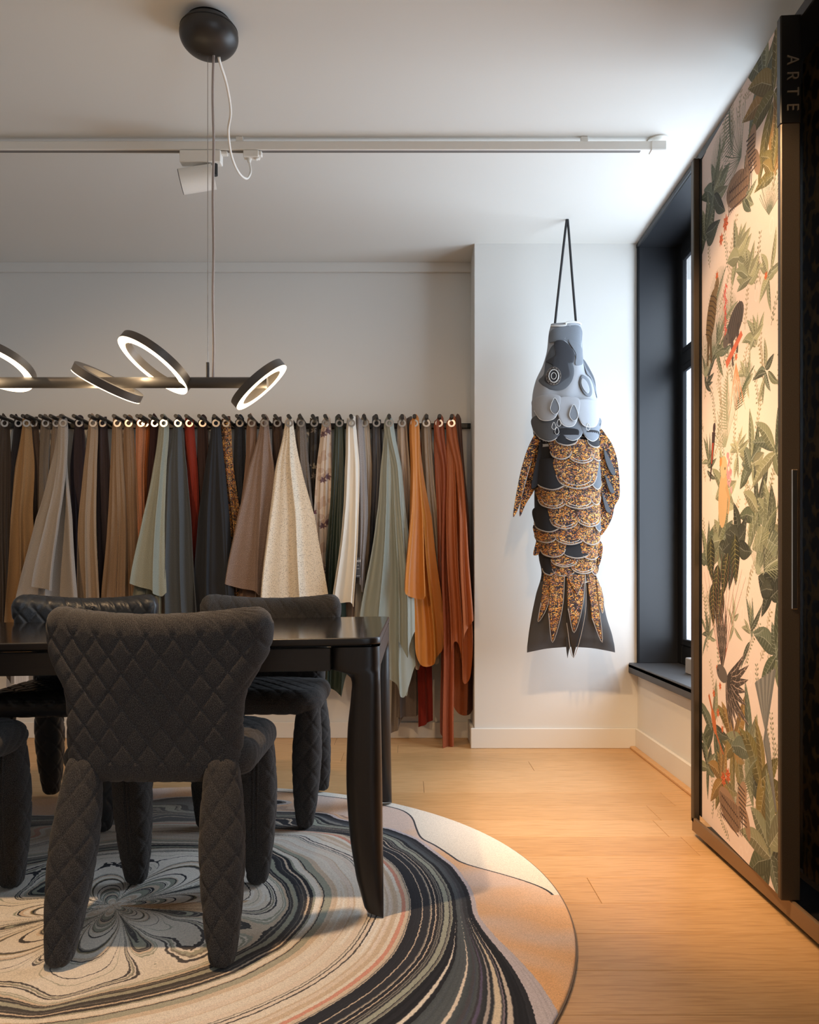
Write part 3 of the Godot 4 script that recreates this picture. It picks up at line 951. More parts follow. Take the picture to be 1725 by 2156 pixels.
func build_rug() -> void:
	rug_stripes()
	var N := 1700
	var data := PackedByteArray()
	data.resize(N * N * 3)
	var n1 := FastNoiseLite.new()
	n1.seed = 4
	n1.frequency = 1.1
	n1.fractal_octaves = 3
	var n2 := FastNoiseLite.new()
	n2.seed = 11
	n2.frequency = 60.0
	n2.fractal_octaves = 1
	var row = func(j: int):
		var rr := RandomNumberGenerator.new()
		rr.seed = j * 7919 + 13
		for i in N:
			var x := (i + 0.5) / N * 2.0 - 1.0
			var y := 1.0 - (j + 0.5) / N * 2.0     # away from the camera
			x *= RUG_R
			y *= RUG_R
			var rad := sqrt(x * x + y * y)
			if rad > RUG_R + 0.01:
				continue
			var th := atan2(y, x)
			var w1 := n1.get_noise_2d(x * 1.3, y * 1.3)
			# petals in the middle, rings outside
			var pet := 0.02 + pow(absf(sin(th * 3.5 + 0.35 + 0.7 * sin(th + 1.0))), 0.7) * (0.85 + 0.4 * sin(th * 2.0 - 0.6))
			var inner := 0.52 * (1.0 - exp(-rad / maxf(0.01, pet) / 0.30))
			var mix_ := smoothstep(0.22, 0.50, rad + 0.25 * w1 * smoothstep(0.1, 0.3, rad))
			var q := lerpf(inner, rad, mix_)
			q += w1 * 0.04 * smoothstep(0.05, 0.3, rad) * (1.0 - 0.75 * smoothstep(0.42, 0.65, rad))
			# on the far and left sides the rings wander
			var wander := smoothstep(0.2, 1.2, th) + smoothstep(2.6, 3.2, absf(th)) * 0.6
			q += wander * 0.16 * n1.get_noise_2d(x * 0.8 + 7.0, y * 1.6) * smoothstep(0.3, 0.7, rad)
			q += n2.get_noise_2d(x, y) * 0.0012
			# the outer dark band opens out towards the camera on the right
			if th < 0.0 and th > -2.2:
				var open := smoothstep(0.02, 0.75, -th) * 0.30 * (1.0 - smoothstep(1.2, 2.2, -th))
				if q > 0.935:
					q = 0.935 + (q - 0.935) * 0.05 / (0.05 + open)
			var c: Color = stripes[clampi(int(q * 1000.0), 0, 1399)]
			if q > 0.935 and q < 0.985 and th < 0.0:
				var grow := smoothstep(0.0, 0.5, -th)
				for s in STREAKS:
					var near_: float = absf(q - s[0]) / maxf(0.00001, s[1] * grow)
					if near_ < 1.0:
						c = c.lerp(s[2], minf(1.0, 2.5 * (1.0 - near_)))
			# each band changes tone at its own place round the rug: paler on the far side, sandier on the near side
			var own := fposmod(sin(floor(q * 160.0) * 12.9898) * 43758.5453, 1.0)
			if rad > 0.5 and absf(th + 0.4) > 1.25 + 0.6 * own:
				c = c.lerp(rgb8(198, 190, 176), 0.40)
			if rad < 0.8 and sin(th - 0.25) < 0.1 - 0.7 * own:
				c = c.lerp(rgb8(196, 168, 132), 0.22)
			if rad < 0.26 + 0.14 * own and rad > 0.02 and th > -0.16 and th < 0.10:
				c = c.lerp(rgb8(176, 118, 62), 0.5)
			# pale field with an ink outline at the far right
			var edge := 1.025 + 0.19 * smoothstep(0.36, 0.05, th) + 0.16 * smoothstep(0.55, 0.88, th) + w1 * 0.012
			if th > 0.06 and th < 1.5 and rad > edge:
				c = rgb8(224, 218, 207)
				if rad < edge + 0.007:
					c = rgb8(52, 54, 60)
			elif rad > 1.0 and q > 1.0:
				var t := clampf(0.5 + 1.4 * n1.get_noise_2d(th * 2.0, rad * 0.5) + 0.25 * sin(th * 26.0 + 5.0 * w1), 0.0, 1.0)
				c = rgb8(212, 190, 178).lerp(rgb8(222, 172, 124), clampf(t + smoothstep(0.1, -0.6, th) * 0.5 - 0.3, 0.0, 1.0))
			var g := 1.0 + rr.randf_range(-0.10, 0.08)
			var o := (j * N + i) * 3
			data[o] = clampi(int(c.r * 255.0 * g), 0, 255)
			data[o + 1] = clampi(int(c.g * 255.0 * g), 0, 255)
			data[o + 2] = clampi(int(c.b * 255.0 * g), 0, 255)
	for j in N:
		row.call(j)
	var im := Image.create_from_data(N, N, false, Image.FORMAT_RGB8, data)
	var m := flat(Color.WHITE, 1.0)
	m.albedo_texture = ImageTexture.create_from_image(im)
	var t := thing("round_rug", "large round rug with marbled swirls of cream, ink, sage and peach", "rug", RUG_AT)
	# pile: a disc with a rounded rim, its texture laid flat
	var pile := surf(func(u, v):
		var f := minf(1.0, v / 0.85)
		var e := maxf(0.0, (v - 0.85) / 0.15) * PI / 2
		var rad: float = (RUG_R - 0.006) * f + 0.006 * sin(e)
		return Vector3(rad * cos(u * TAU), 0.011 - 0.006 * (1.0 - cos(e)), rad * sin(u * TAU)), 160, 20, true, false,
		func(p, _u, _v): return Vector2(p.x / RUG_R * 0.5 + 0.5, p.z / RUG_R * 0.5 + 0.5))
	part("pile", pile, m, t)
	part("binding", hoop(RUG_R - 0.02, RUG_R + 0.003, 0.0005, 0.0065, 160), flat(rgb8(112, 98, 84), 0.9), t)

# ---------------------------------------------------------------- table
func build_table() -> void:
	# the right-hand end rests on the rug at these feet; the whole table leans one degree to the left
	var t := thing("dining_table", "long dark stained oak dining table with rounded corner legs", "table", Vector3(-0.09, 0.012, -2.66))
	t.rotation.z = deg_to_rad(0.9)
	var L := 2.5
	var W := 1.08
	var top_y := 0.742
	var x1 := 0.025
	# top slab: rounded corners, softened edges
	var prof := [[0.004, 0.0], [0.0012, -0.0012], [0.0, -0.004], [0.0, -0.016], [0.0012, -0.0188], [0.004, -0.020]]
	var slab := part("table_top", surf(func(u, v):
		var k := mini(int(round(v * 5)), 5)
		var p := rring(u, L / 2 - prof[k][0], W / 2 - prof[k][0], 0.04)
		return Vector3(x1 - L / 2 + p.x, top_y + prof[k][1], p.y), 240, 5, true, true), M.table, t)
	var flat_outline := PackedVector2Array()
	for k in 240:
		var p := rring(k / 240.0, L / 2 - 0.004, W / 2 - 0.004, 0.04)
		flat_outline.append(p)
	part("top_surface", plate(flat_outline, 0.020), M.table_top, slab, Vector3(x1 - L / 2, top_y - 0.010, 0), Vector3(-PI / 2, 0, 0))
	# aprons, set back under a shadow gap
	var gap := cbox(Vector3(L - 0.05, 0.006, W - 0.05), 0.001)
	part("shadow_gap", gap, M.black_plastic, t, Vector3(x1 - L / 2, top_y - 0.022, 0))
	for s in [-1, 1]:
		part("apron", cbox(Vector3(L - 0.262, 0.062, 0.022), 0.002), M.table, t, Vector3(x1 - L / 2, top_y - 0.0565, s * (W / 2 - 0.014)))
	for s in [-1, 1]:
		part("apron", cbox(Vector3(0.022, 0.062, W - 0.252), 0.002), M.table_leg, t, Vector3(x1 - L / 2 + s * (L / 2 - 0.014), top_y - 0.0565, 0))
	# legs: a rounded L-shaped post that tapers to a blunt foot
	var h := top_y - 0.0255
	for sx in [-1, 1]:
		for sz in [-1, 1]:
			var leg := surf(func(u, v):
				var y: float = h * (1.0 - v)
				var wx := table([[0.0, 0.023], [0.04, 0.028], [0.10, 0.036], [0.2, 0.0435], [0.35, 0.0475], [0.5, 0.0445], [0.60, 0.0385], [0.63, 0.0385], [0.645, 0.046], [0.654, 0.065], [0.66, 0.066], [0.70, 0.066], [0.75, 0.066]], y)
				var rr := minf(0.035, wx * 0.7)
				if y < 0.02:
					var e := 1.0 - y / 0.02
					wx -= 0.014 * e * e
				if v > 0.995:
					wx = 0.001
				var p := rring(u, wx, wx * 0.96, rr)
				# outer faces stay nearly upright while the inner faces taper
				return Vector3(sx * (0.066 - wx) + p.x, y, sz * (0.063 - wx * 0.96) + p.y), 32, 60, true, true)
			part("leg", leg, M.table_leg, t, Vector3(x1 - L / 2 + sx * (L / 2 - 0.068), 0, sz * (W / 2 - 0.065)))

# ---------------------------------------------------------------- chairs
const TILE := Vector2(0.062, 0.084)

func quilt(uv: Vector2, amp: float) -> float:
	var a := absf(sin(PI * (uv.x / TILE.x + uv.y / TILE.y)))
	var b := absf(sin(PI * (uv.x / TILE.x - uv.y / TILE.y)))
	return amp * (1.0 - pow(1.0 - minf(a, b), 5.0))

var back_mesh := {}
var seat_mesh := {}
var leg_mesh := {}

func chair_meshes(kind: String, amp: float) -> void:
	var pf = func(uv): return quilt(uv, amp)
	var W := [[0.40, 0.200], [0.46, 0.208], [0.52, 0.211], [0.575, 0.212], [0.60, 0.215], [0.63, 0.227], [0.665, 0.251], [0.695, 0.268], [0.73, 0.277], [0.77, 0.278], [0.82, 0.270]]
	var back := surf(func(u, v):
		var r := 0.044
		var y0 := 0.402
		var y1 := 0.806
		var y: float
		var ins := 0.0
		if v < 0.06:
			var a: float = v / 0.06 * PI / 2
			y = y0 + r * (1.0 - cos(a))
			ins = r * (1.0 - sin(a))
		elif v > 0.93:
			var a: float = (v - 0.93) / 0.07 * PI / 2
			y = y1 - r + r * sin(a)
			ins = r * (1.0 - cos(a))
		else:
			y = lerpf(y0 + r, y1 - r, (v - 0.06) / 0.87)
		var hd := maxf(r - ins, 0.0006)
		var p := rring(u, table(W, y) - ins, hd, hd * 0.96)
		var k := p.x / 0.277
		var bend := lerpf(0.02, 0.068, smoothstep(0.5, 0.75, y)) * k * k
		var zc := lerpf(-0.146, -0.168, smoothstep(0.42, 0.8, y))
		return Vector3(p.x, y + 0.024 * k * k * smoothstep(0.55, 0.8, y), zc + bend + p.y), 260, 100, true, false,
		func(p, _u, _v): return Vector2(p.x, p.y), pf)
	back_mesh[kind] = back
	var seat := surf(func(u, v):
		var r := 0.038
		var y0 := 0.405
		var y1 := 0.487
		var a: float = clampf((v - 0.3) / 0.4, 0.0, 1.0) * PI
		var f: float = clampf(v / 0.3, 0.0, 1.0) if v < 0.3 else clampf((1.0 - v) / 0.3, 0.0, 1.0)
		var ins: float = r * (1.0 - sin(a))
		var y: float = (y0 + y1) / 2 - cos(a) * (y1 - y0) / 2
		var p := rring(u, 0.236 - ins, 0.220 - ins, 0.07)
		p *= f if (v < 0.3 or v > 0.7) else 1.0
		y += 0.010 * (1.0 - minf(1.0, p.length_squared() / 0.05)) * (1.0 if v > 0.5 else 0.0)
		return Vector3(p.x, y, 0.055 + p.y), 190, 120, true, false,
		func(p, _u, _v): return Vector2(p.x, p.z - p.y), pf)
	seat_mesh[kind] = seat
	for s in ["rear", "front"]:
		var top := Vector3(0.166, 0.475, -0.150) if s == "rear" else Vector3(0.188, 0.475, 0.212)
		var foot := Vector3(0.190, 0.0, -0.250) if s == "rear" else Vector3(0.178, 0.0, 0.248)
		var hw := [[0.0, 0.022], [0.02, 0.027], [0.08, 0.036], [0.17, 0.044], [0.26, 0.048], [0.34, 0.045], [0.41, 0.039], [0.475, 0.034]]
		leg_mesh[kind + s] = surf(func(u, v):
			var y = 0.475 * (1.0 - v)
			var w := table(hw, y)
			if v < 0.08:
				w *= sqrt(1.0 - pow(1.0 - v / 0.08, 2.0)) + 0.002
			if v > 0.97:
				w *= sqrt(maxf(0.0, 1.0 - pow((v - 0.97) / 0.03, 2.0))) + 0.01
			var p := rring(u, w, w * 1.05, w * 0.75)
			var c := foot.lerp(top, y / 0.475)
			return Vector3(c.x + p.x, y, c.z + p.y), 72, 100, true, true,
			func(p, u, _v): return Vector2((u + 0.0) * TILE.x * 5.0, p.y), pf)

func chair(label: String, m: Material, kind: String, where: Vector3, turn: float) -> Node3D:
	var t := thing("dining_chair", label, "chair", where, turn, "quilted dining chairs round the table")
	part("backrest", back_mesh[kind], m, t)
	part("seat", seat_mesh[kind], m, t)
	var hw := [[0.0, 0.022], [0.02, 0.027], [0.08, 0.036], [0.17, 0.044], [0.26, 0.048], [0.34, 0.045], [0.41, 0.039], [0.475, 0.034]]
	for s in ["rear", "front"]:
		for sx in [1, -1]:
			var l := part("leg", leg_mesh[kind + s], m, t)
			if sx < 0:
				l.mesh = mirrored(leg_mesh[kind + s])
			# two lines of piping down the inner side of each leg
			var top := Vector3(0.170, 0.40, -0.166) if s == "rear" else Vector3(0.188, 0.40, 0.212)
			var foot := Vector3(0.190, 0.012, -0.250) if s == "rear" else Vector3(0.178, 0.012, 0.248)
			var dir := 1.0 if s == "rear" else -1.0
			for k in [-1, 1]:
				var pts := []
				for j in 15:
					var f := j / 14.0
					var c := foot.lerp(top, f)
					pts.append(Vector3(sx * c.x + k * 0.006, c.y, c.z + dir * (table(hw, c.y) * 1.05 + 0.0015)))
				part("piping", tube(pts, 0.0032, 6), m, l)
	return t

var mirror_cache := {}
func mirrored(m: ArrayMesh) -> ArrayMesh:
	if mirror_cache.has(m):
		return mirror_cache[m]
	var a := m.surface_get_arrays(0)
	var v: PackedVector3Array = a[Mesh.ARRAY_VERTEX]
	var n: PackedVector3Array = a[Mesh.ARRAY_NORMAL]
	var ix: PackedInt32Array = a[Mesh.ARRAY_INDEX]
	for k in v.size():
		v[k].x = -v[k].x
		n[k].x = -n[k].x
	for k in range(0, ix.size(), 3):
		var q := ix[k + 1]
		ix[k + 1] = ix[k + 2]
		ix[k + 2] = q
	mirror_cache[m] = mesh_of(v, n, a[Mesh.ARRAY_TEX_UV], ix)
	return mirror_cache[m]

func build_chairs() -> void:
	chair_meshes("felt", 0.0044)
	chair_meshes("hide", 0.0055)
	var y := 0.0155
	chair("charcoal felt quilted chair in front, its winged back turned to the camera", M.felt, "felt", Vector3(-0.622, y, -2.112), PI)
	chair("charcoal felt quilted chair cut off by the left edge of the picture", M.felt, "felt", Vector3(-1.335, y, -2.085), PI - 0.02)
	var b := chair("black quilted leather chair across the table, facing the camera", M.hide, "hide", Vector3(-1.275, y, -3.08), 0.05)
	var c := chair("grey felt quilted chair across the table near its right end", M.felt, "felt", Vector3(-0.553, y, -3.125), 0.01)
	# little stitched emblem in the middle of the leather back
	var sp := []
	for k in 26:
		var a := k * 0.42
		var r := 0.0045 + 0.0005 * k
		sp.append(Vector3(-cos(a) * r, 0.765 + sin(a) * r, -0.1095))
	var thread := flat(rgb8(50, 52, 58), 0.5)
	var emb := part("embroidered_emblem", tube(sp, 0.0022, 6), thread, b, Vector3(0.02, 0.0, -0.006))
	for k in 7:
		part("stitch", tube([Vector3(-0.055 + k * 0.013, 0.742 + 0.004 * (k % 3), -0.1095), Vector3(-0.05 + k * 0.013, 0.728 + 0.003 * (k % 2), -0.1095)], 0.002, 6), thread, emb)
	# woven brand tag sewn into the side seam
	var tg := part("brand_tag", cbox(Vector3(0.012, 0.056, 0.002), 0.0005), flat(rgb8(28, 30, 36), 0.8), c, Vector3(0.226, 0.565, -0.125))
	letters("moooi", 0.0105, tg, Vector3(-0.0002, 0.0, 0.0014), Vector3(0, 0, PI / 2), flat(rgb8(235, 238, 242), 0.8), 0.0006, 0.002)

# ---------------------------------------------------------------- samples on pegs
# Each hanging sample was measured off the photograph at the depth where it hangs:
# grommet x; [left, right] at three heights y = 985, 1090, low; hem as [share across, y] ...; depth; colour; kind; folds
func sample_list() -> Array:
	var LW := "hanging wool sample "
	return [
		{g = 10, e = [[-6, 24], [-6, 22], [-8, 22]], low = 1290, hem = [[0, 1430], [0.5, 1405], [1, 1440]], d = 4.40, c = rgb8(74, 64, 57), k = "wool", n = 4, l = "brown grey wool sample, leftmost on the row of pegs"},
		{g = 39, e = [[20, 44], [16, 42], [12, 44]], low = 1290, hem = [[0, 1400], [1, 1415]], d = 4.41, c = rgb8(38, 36, 42), k = "wool", n = 3, l = "near black wool sample left of the ochre one"},
		{g = 56, e = [[30, 72], [18, 66], [2, 72]], low = 1320, hem = [[0, 1395], [0.5, 1405], [1, 1385]], d = 4.30, c = rgb8(158, 124, 84), k = "wool", n = 2, l = "ochre wool sample near the left edge"},
		{g = 71, e = [[66, 88], [62, 90], [60, 96]], low = 1290, hem = [[0, 1400], [1, 1390]], d = 4.41, c = rgb8(92, 75, 64), k = "wool", n = 3, l = "speckled brown wool sample just right of the ochre one"},
		{g = 96, e = [[82, 103], [80, 110], [80, 114]], low = 1290, hem = [[0, 1395], [1, 1395]], d = 4.37, c = rgb8(128, 117, 105), k = "wool", n = 2, l = "narrow taupe wool strip left of the big light grey sample"},
		{g = 119, e = [[103, 128], [98, 134], [96, 140]], low = 1290, hem = [[0, 1390], [1, 1400]], d = 4.40, c = rgb8(140, 124, 108), k = "wool", n = 4, l = "pleated taupe wool sample half behind the big light grey one"},
		{g = 133, e = [[105, 142], [76, 152], [24, 162]], low = 1296, hem = [[0, 1305], [0.2, 1268], [0.32, 1345], [1, 1400]], d = 4.25, c = rgb8(168, 158, 147), k = "wool", n = 2, l = "big light grey wool sample spread wide behind the leather chair"},
		{g = 167, e = [[148, 182], [150, 184], [152, 188]], low = 1290, hem = [[0, 1390], [1, 1400]], d = 4.40, c = rgb8(58, 47, 54), k = "wool", n = 4, l = "dark plum wool sample right of the big light grey one"},
		{g = 196, e = [[176, 204], [166, 203], [160, 208]], low = 1290, hem = [[0, 1390], [0.5, 1405], [1, 1385]], d = 4.31, c = rgb8(166, 142, 116), k = "wool", n = 2, l = "beige wool sample between two dark plum samples"},
		{g = 216, e = [[203, 232], [202, 236], [202, 238]], low = 1290, hem = [[0, 1395], [1, 1390]], d = 4.40, c = rgb8(64, 52, 54), k = "wool", n = 3, l = "dark brown plum wool sample right of the beige one"},
		{g = 247, e = [[232, 262], [226, 268], [213, 272]], low = 1290, hem = [[0, 1400], [1, 1390]], d = 4.33, c = rgb8(154, 126, 98), k = "wool", n = 3, l = "tan wool sample left of the brown tan one"},
		{g = 271, e = [[260, 288], [258, 292], [262, 300]], low = 1290, hem = [[0, 1395], [1, 1400]], d = 4.35, c = rgb8(148, 118, 90), k = "wool", n = 3, l = "brown tan wool sample left of the peach one"},
		{g = 297, e = [[286, 304], [288, 303], [288, 304]], low = 1290, hem = [[0, 1390], [1, 1390]], d = 4.36, c = rgb8(196, 132, 96), k = "wool", n = 3, l = "narrow peach wool sample"},
		{g = 306, e = [[297, 311], [295, 312], [292, 314]], low = 1290, hem = [[0, 1390], [1, 1390]], d = 4.41, c = rgb8(176, 94, 38), k = "wool", n = 2, l = "narrow burnt orange wool sample behind the peach one"},
		{g = 326, e = [[310, 334], [304, 334], [300, 336]], low = 1290, hem = [[0, 1390], [1, 1390]], d = 4.41, c = rgb8(58, 30, 28), k = "wool", n = 3, l = "dark burgundy wool sample left of the sage one"},
		{g = 345, e = [[322, 350], [300, 346], [271, 350]], low = 1235, hem = [[0, 1226], [0.5, 1242], [0.92, 1256], [1, 1248]], d = 4.26, c = rgb8(164, 166, 150), k = "wool", n = 1.5, l = "pale sage wool sample with a slanted hem above the leather chair"},
		{g = 375, e = [[352, 394], [347, 402], [345, 414]], low = 1300, hem = [[0, 1395], [1, 1390]], d = 4.30, c = rgb8(84, 89, 93), k = "wool", n = 2, l = "slate grey wool sample right of the sage one"},
		{g = 399, e = [[392, 416], [394, 420], [396, 424]], low = 1290, hem = [[0, 1385], [1, 1385]], d = 4.37, c = rgb8(148, 46, 26), k = "wool", n = 3, l = "bright red wool sample between slate and black samples"},
		{g = 427, e = [[414, 442], [408, 446], [406, 450]], low = 1290, hem = [[0, 1390], [1, 1390]], d = 4.41, c = rgb8(64, 44, 40), k = "wool", n = 3, l = "dark brown wool sample right of the red one"},
		{g = 455, e = [[432, 474], [418, 484], [410, 500]], low = 1290, hem = [[0, 1395], [1, 1395]], d = 4.29, c = rgb8(42, 44, 49), k = "wool", n = 2, l = "black flecked wool sample, broadest of the dark ones"},
		{g = 476, e = [[464, 492], [474, 506], [480, 512]], low = 1290, hem = [[0, 1390], [1, 1390]], d = 4.35, c = Color.WHITE, k = "tweed", n = 2, l = "orange and black tweed sample on the pegs"},
		{g = 505, e = [[492, 518], [494, 518], [494, 520]], low = 1290, hem = [[0, 1390], [1, 1390]], d = 4.40, c = rgb8(48, 52, 60), k = "boucle", n = 3, l = "navy boucle sample right of the orange tweed"},
		{g = 530, e = [[516, 540], [504, 540], [488, 545]], low = 1265, hem = [[0, 1254], [0.6, 1272], [1, 1275]], d = 4.34, c = rgb8(140, 110, 90), k = "wool", n = 2, l = "brown suede sample behind the pinkish boucle"},
		{g = 557, e = [[524, 578], [498, 590], [469, 606]], low = 1240, hem = [[0, 1228], [0.3, 1240], [1, 1268]], d = 4.28, c = rgb8(178, 152, 135), k = "boucle", n = 2, l = "pinkish beige boucle sample with a slanted hem"},
		{g = 584, e = [[574, 600], [574, 604], [572, 606]], low = 1290, hem = [[0, 1390], [1, 1390]], d = 4.39, c = rgb8(100, 78, 66), k = "boucle", n = 3, l = "brown boucle sample between the pinkish and cream ones"},
		{g = 609, e = [[580, 634], [565, 660], [544, 686]], low = 1272, hem = [[0, 1400], [1, 1395]], d = 4.24, c = Color.WHITE, k = "speckle", n = 1.7, l = "big cream boucle sample flecked with black"},
		{g = 634, e = [[622, 652], [626, 664], [630, 690]], low = 1290, hem = [[0, 1390], [1, 1395]], d = 4.33, c = rgb8(142, 130, 118), k = "boucle", n = 2, l = "taupe flecked boucle sample right of the cream one"},
		{g = 662, e = [[650, 672], [652, 668], [655, 668]], low = 1200, hem = [[0, 1230], [1, 1230]], d = 4.40, c = Color.WHITE, k = "night", n = 2, l = "black sample with pale leaf print left of the floral one"},
		{g = 687, e = [[666, 698], [660, 700], [664, 696]], low = 1220, hem = [[0, 1225], [0.6, 1240], [1, 1222]], d = 4.34, c = Color.WHITE, k = "floral", n = 3, l = "cream sample printed with burgundy flowers"},
		{g = 715, e = [[699, 728], [692, 726], [678, 730]], low = 1300, hem = [[0, 1430], [0.35, 1445], [0.85, 1466], [1, 1420]], d = 4.31, c = rgb8(42, 54, 46), k = "leather", n = 2, l = "dark green leather sample reaching below the table top"},
		{g = 740, e = [[726, 758], [719, 757], [694, 750]], low = 1262, hem = [[0, 1254], [0.35, 1270], [0.7, 1268], [1, 1278]], d = 4.24, c = rgb8(216, 209, 196), k = "leather", n = 1.5, l = "white leather sample in front of a lilac grey one"},
		{g = 756, e = [[744, 772], [742, 776], [744, 772]], low = 1200, hem = [[0, 1228], [0.6, 1232], [0.9, 1248], [1, 1238]], d = 4.30, c = rgb8(166, 159, 156), k = "wool", n = 1, l = "lilac grey sample with a printed black label"},
		{g = 768, e = [[758, 784], [757, 784], [757, 784]], low = 1200, hem = [[0, 1390], [0.5, 1410], [1, 1380]], d = 4.38, c = rgb8(158, 140, 118), k = "leather", n = 4, l = "pleated beige leather sample behind the lilac grey one"},
		{g = 793, e = [[782, 806], [777, 802], [772, 808]], low = 1200, hem = [[0, 1300], [1, 1310]], d = 4.37, c = rgb8(56, 57, 64), k = "leather", n = 2, l = "navy leather sample left of the sage leather"},
		{g = 820, e = [[802, 838], [794, 848], [763, 868]], low = 1290, hem = [[0, 1330], [0.3, 1395], [0.62, 1440], [0.86, 1468], [1, 1402]], d = 4.26, c = rgb8(146, 152, 143), k = "leather", n = 2.5, l = "grey sage leather hide falling behind the table corner"},
		{g = 847, e = [[836, 864], [838, 868], [860, 886]], low = 1300, hem = [[0, 1370], [0.5, 1410], [1, 1395]], d = 4.32, c = rgb8(172, 154, 138), k = "leather", n = 3, l = "pinkish beige leather sample between sage and ochre hides"},
		{g = 873, e = [[864, 890], [862, 908], [868, 936]], low = 1330, hem = [[0, 1350], [0.3, 1402], [0.7, 1392], [0.9, 1372], [1, 1340]], d = 4.28, c = rgb8(184, 116, 48), k = "leather", n = 1.7, l = "ochre orange leather hide hanging in two layers"},
		{g = 898, e = [[890, 914], [894, 926], [906, 938]], low = 1290, hem = [[0, 1380], [0.5, 1395], [1, 1300]], d = 4.34, c = rgb8(150, 134, 116), k = "leather", n = 3, l = "taupe leather sample right of the ochre hide"},
		{g = 925, e = [[915, 944], [920, 948], [926, 954]], low = 1300, hem = [[0, 1540], [0.4, 1558], [1, 1562]], d = 4.33, c = rgb8(148, 78, 50), k = "leather", n = 2, l = "long rust red leather hide rolled down to the floor"},
		{g = 951, e = [[940, 972], [938, 980], [946, 992]], low = 1300, hem = [[0, 1380], [0.3, 1352], [0.62, 1432], [0.85, 1428], [1, 1330]], d = 4.27, c = rgb8(160, 88, 48), k = "leather", n = 2, l = "rust orange leather hide, last on the row beside the white pier"},
		{g = 962, e = [[960, 978], [962, 988], [966, 998]], low = 1300, hem = [[0, 1500], [0.6, 1506], [1, 1470]], d = 4.38, c = rgb8(84, 58, 52), k = "leather", n = 1, l = "dark brown leather hide behind the rust orange one"},
	]

func sample_shape(s: Dictionary, share := [0.0, 1.0], hem = null, dz := 0.0, thick := 0.0) -> ArrayMesh:
	var d: float = s.d
	var hm: Array = hem if hem != null else s.hem
	var le := [[880.0, s.g - 9.0], [905.0, s.g - 11.0]]
	var re := [[880.0, s.g + 9.0], [905.0, s.g + 11.0]]
	var ys := [985.0, 1090.0, float(s.low)]
	for k in 3:
		le.append([ys[k], float(s.e[k][0])])
		re.append([ys[k], float(s.e[k][1])])
	le.append([s.low + 320.0, s.e[2][0] + (s.e[2][0] - s.e[1][0]) * 0.35])
	re.append([s.low + 320.0, s.e[2][1] + (s.e[2][1] - s.e[1][1]) * 0.35])
	var ph: float = fmod(s.g * 0.731, 1.0) * TAU
	var soft := 1.0 if s.k == "leather" else 0.8
	return surf(func(u, v):
		var f: float = lerpf(share[0], share[1], u)
		var hem_y := table(hm, f)
		var tip: float = 882.0 - 6.0 * (1.0 - absf(f * 2.0 - 1.0)) + 5.0 * sin(ph + f * 5.0)
		var y := lerpf(tip, hem_y, v)
		var fall := smoothstep(890.0, 1250.0, y)
		var l := table(le, y)
		var r := table(re, y)
		var w := (r - l) * d / LENS
		var wave := sin(TAU * s.n * f + ph + 0.9 * sin(TAU * f * 0.8 + ph * 3.0))
		var sharp := wave * (0.65 + 0.35 * sin(f * 7.0 + ph * 2.0)) + 0.22 * sin(TAU * s.n * 2.3 * f + ph * 5.0)
		var amp := minf(0.032, w / (s.n * 2.2)) * (0.35 + 0.65 * fall) * soft
		var dd := lerpf(4.385 + (d - 4.33) * 0.3, d, fall)
		var z := -dd + sharp * amp + dz + 0.02 * (1.0 - fall) * sin(f * PI)
		# a little sway, so edges are not ruled lines
		var x = lerpf(l, r, f) + 1.6 * sin(y * 0.018 + ph * 2.0) * fall + 0.12 * (r - l) / s.n * cos(TAU * s.n * f + ph) * fall
		var edge := pow(absf(f * 2.0 - 1.0), 4.0)
		z -= edge * 0.014 * fall
		var p := Vector3((x - 861.0) * dd / LENS, EYE + (1210.0 - y) * dd / LENS, z)
		return p, 48, 54, false, false,
		func(p, _u, _v): return Vector2(p.x, p.y) * 4.0)

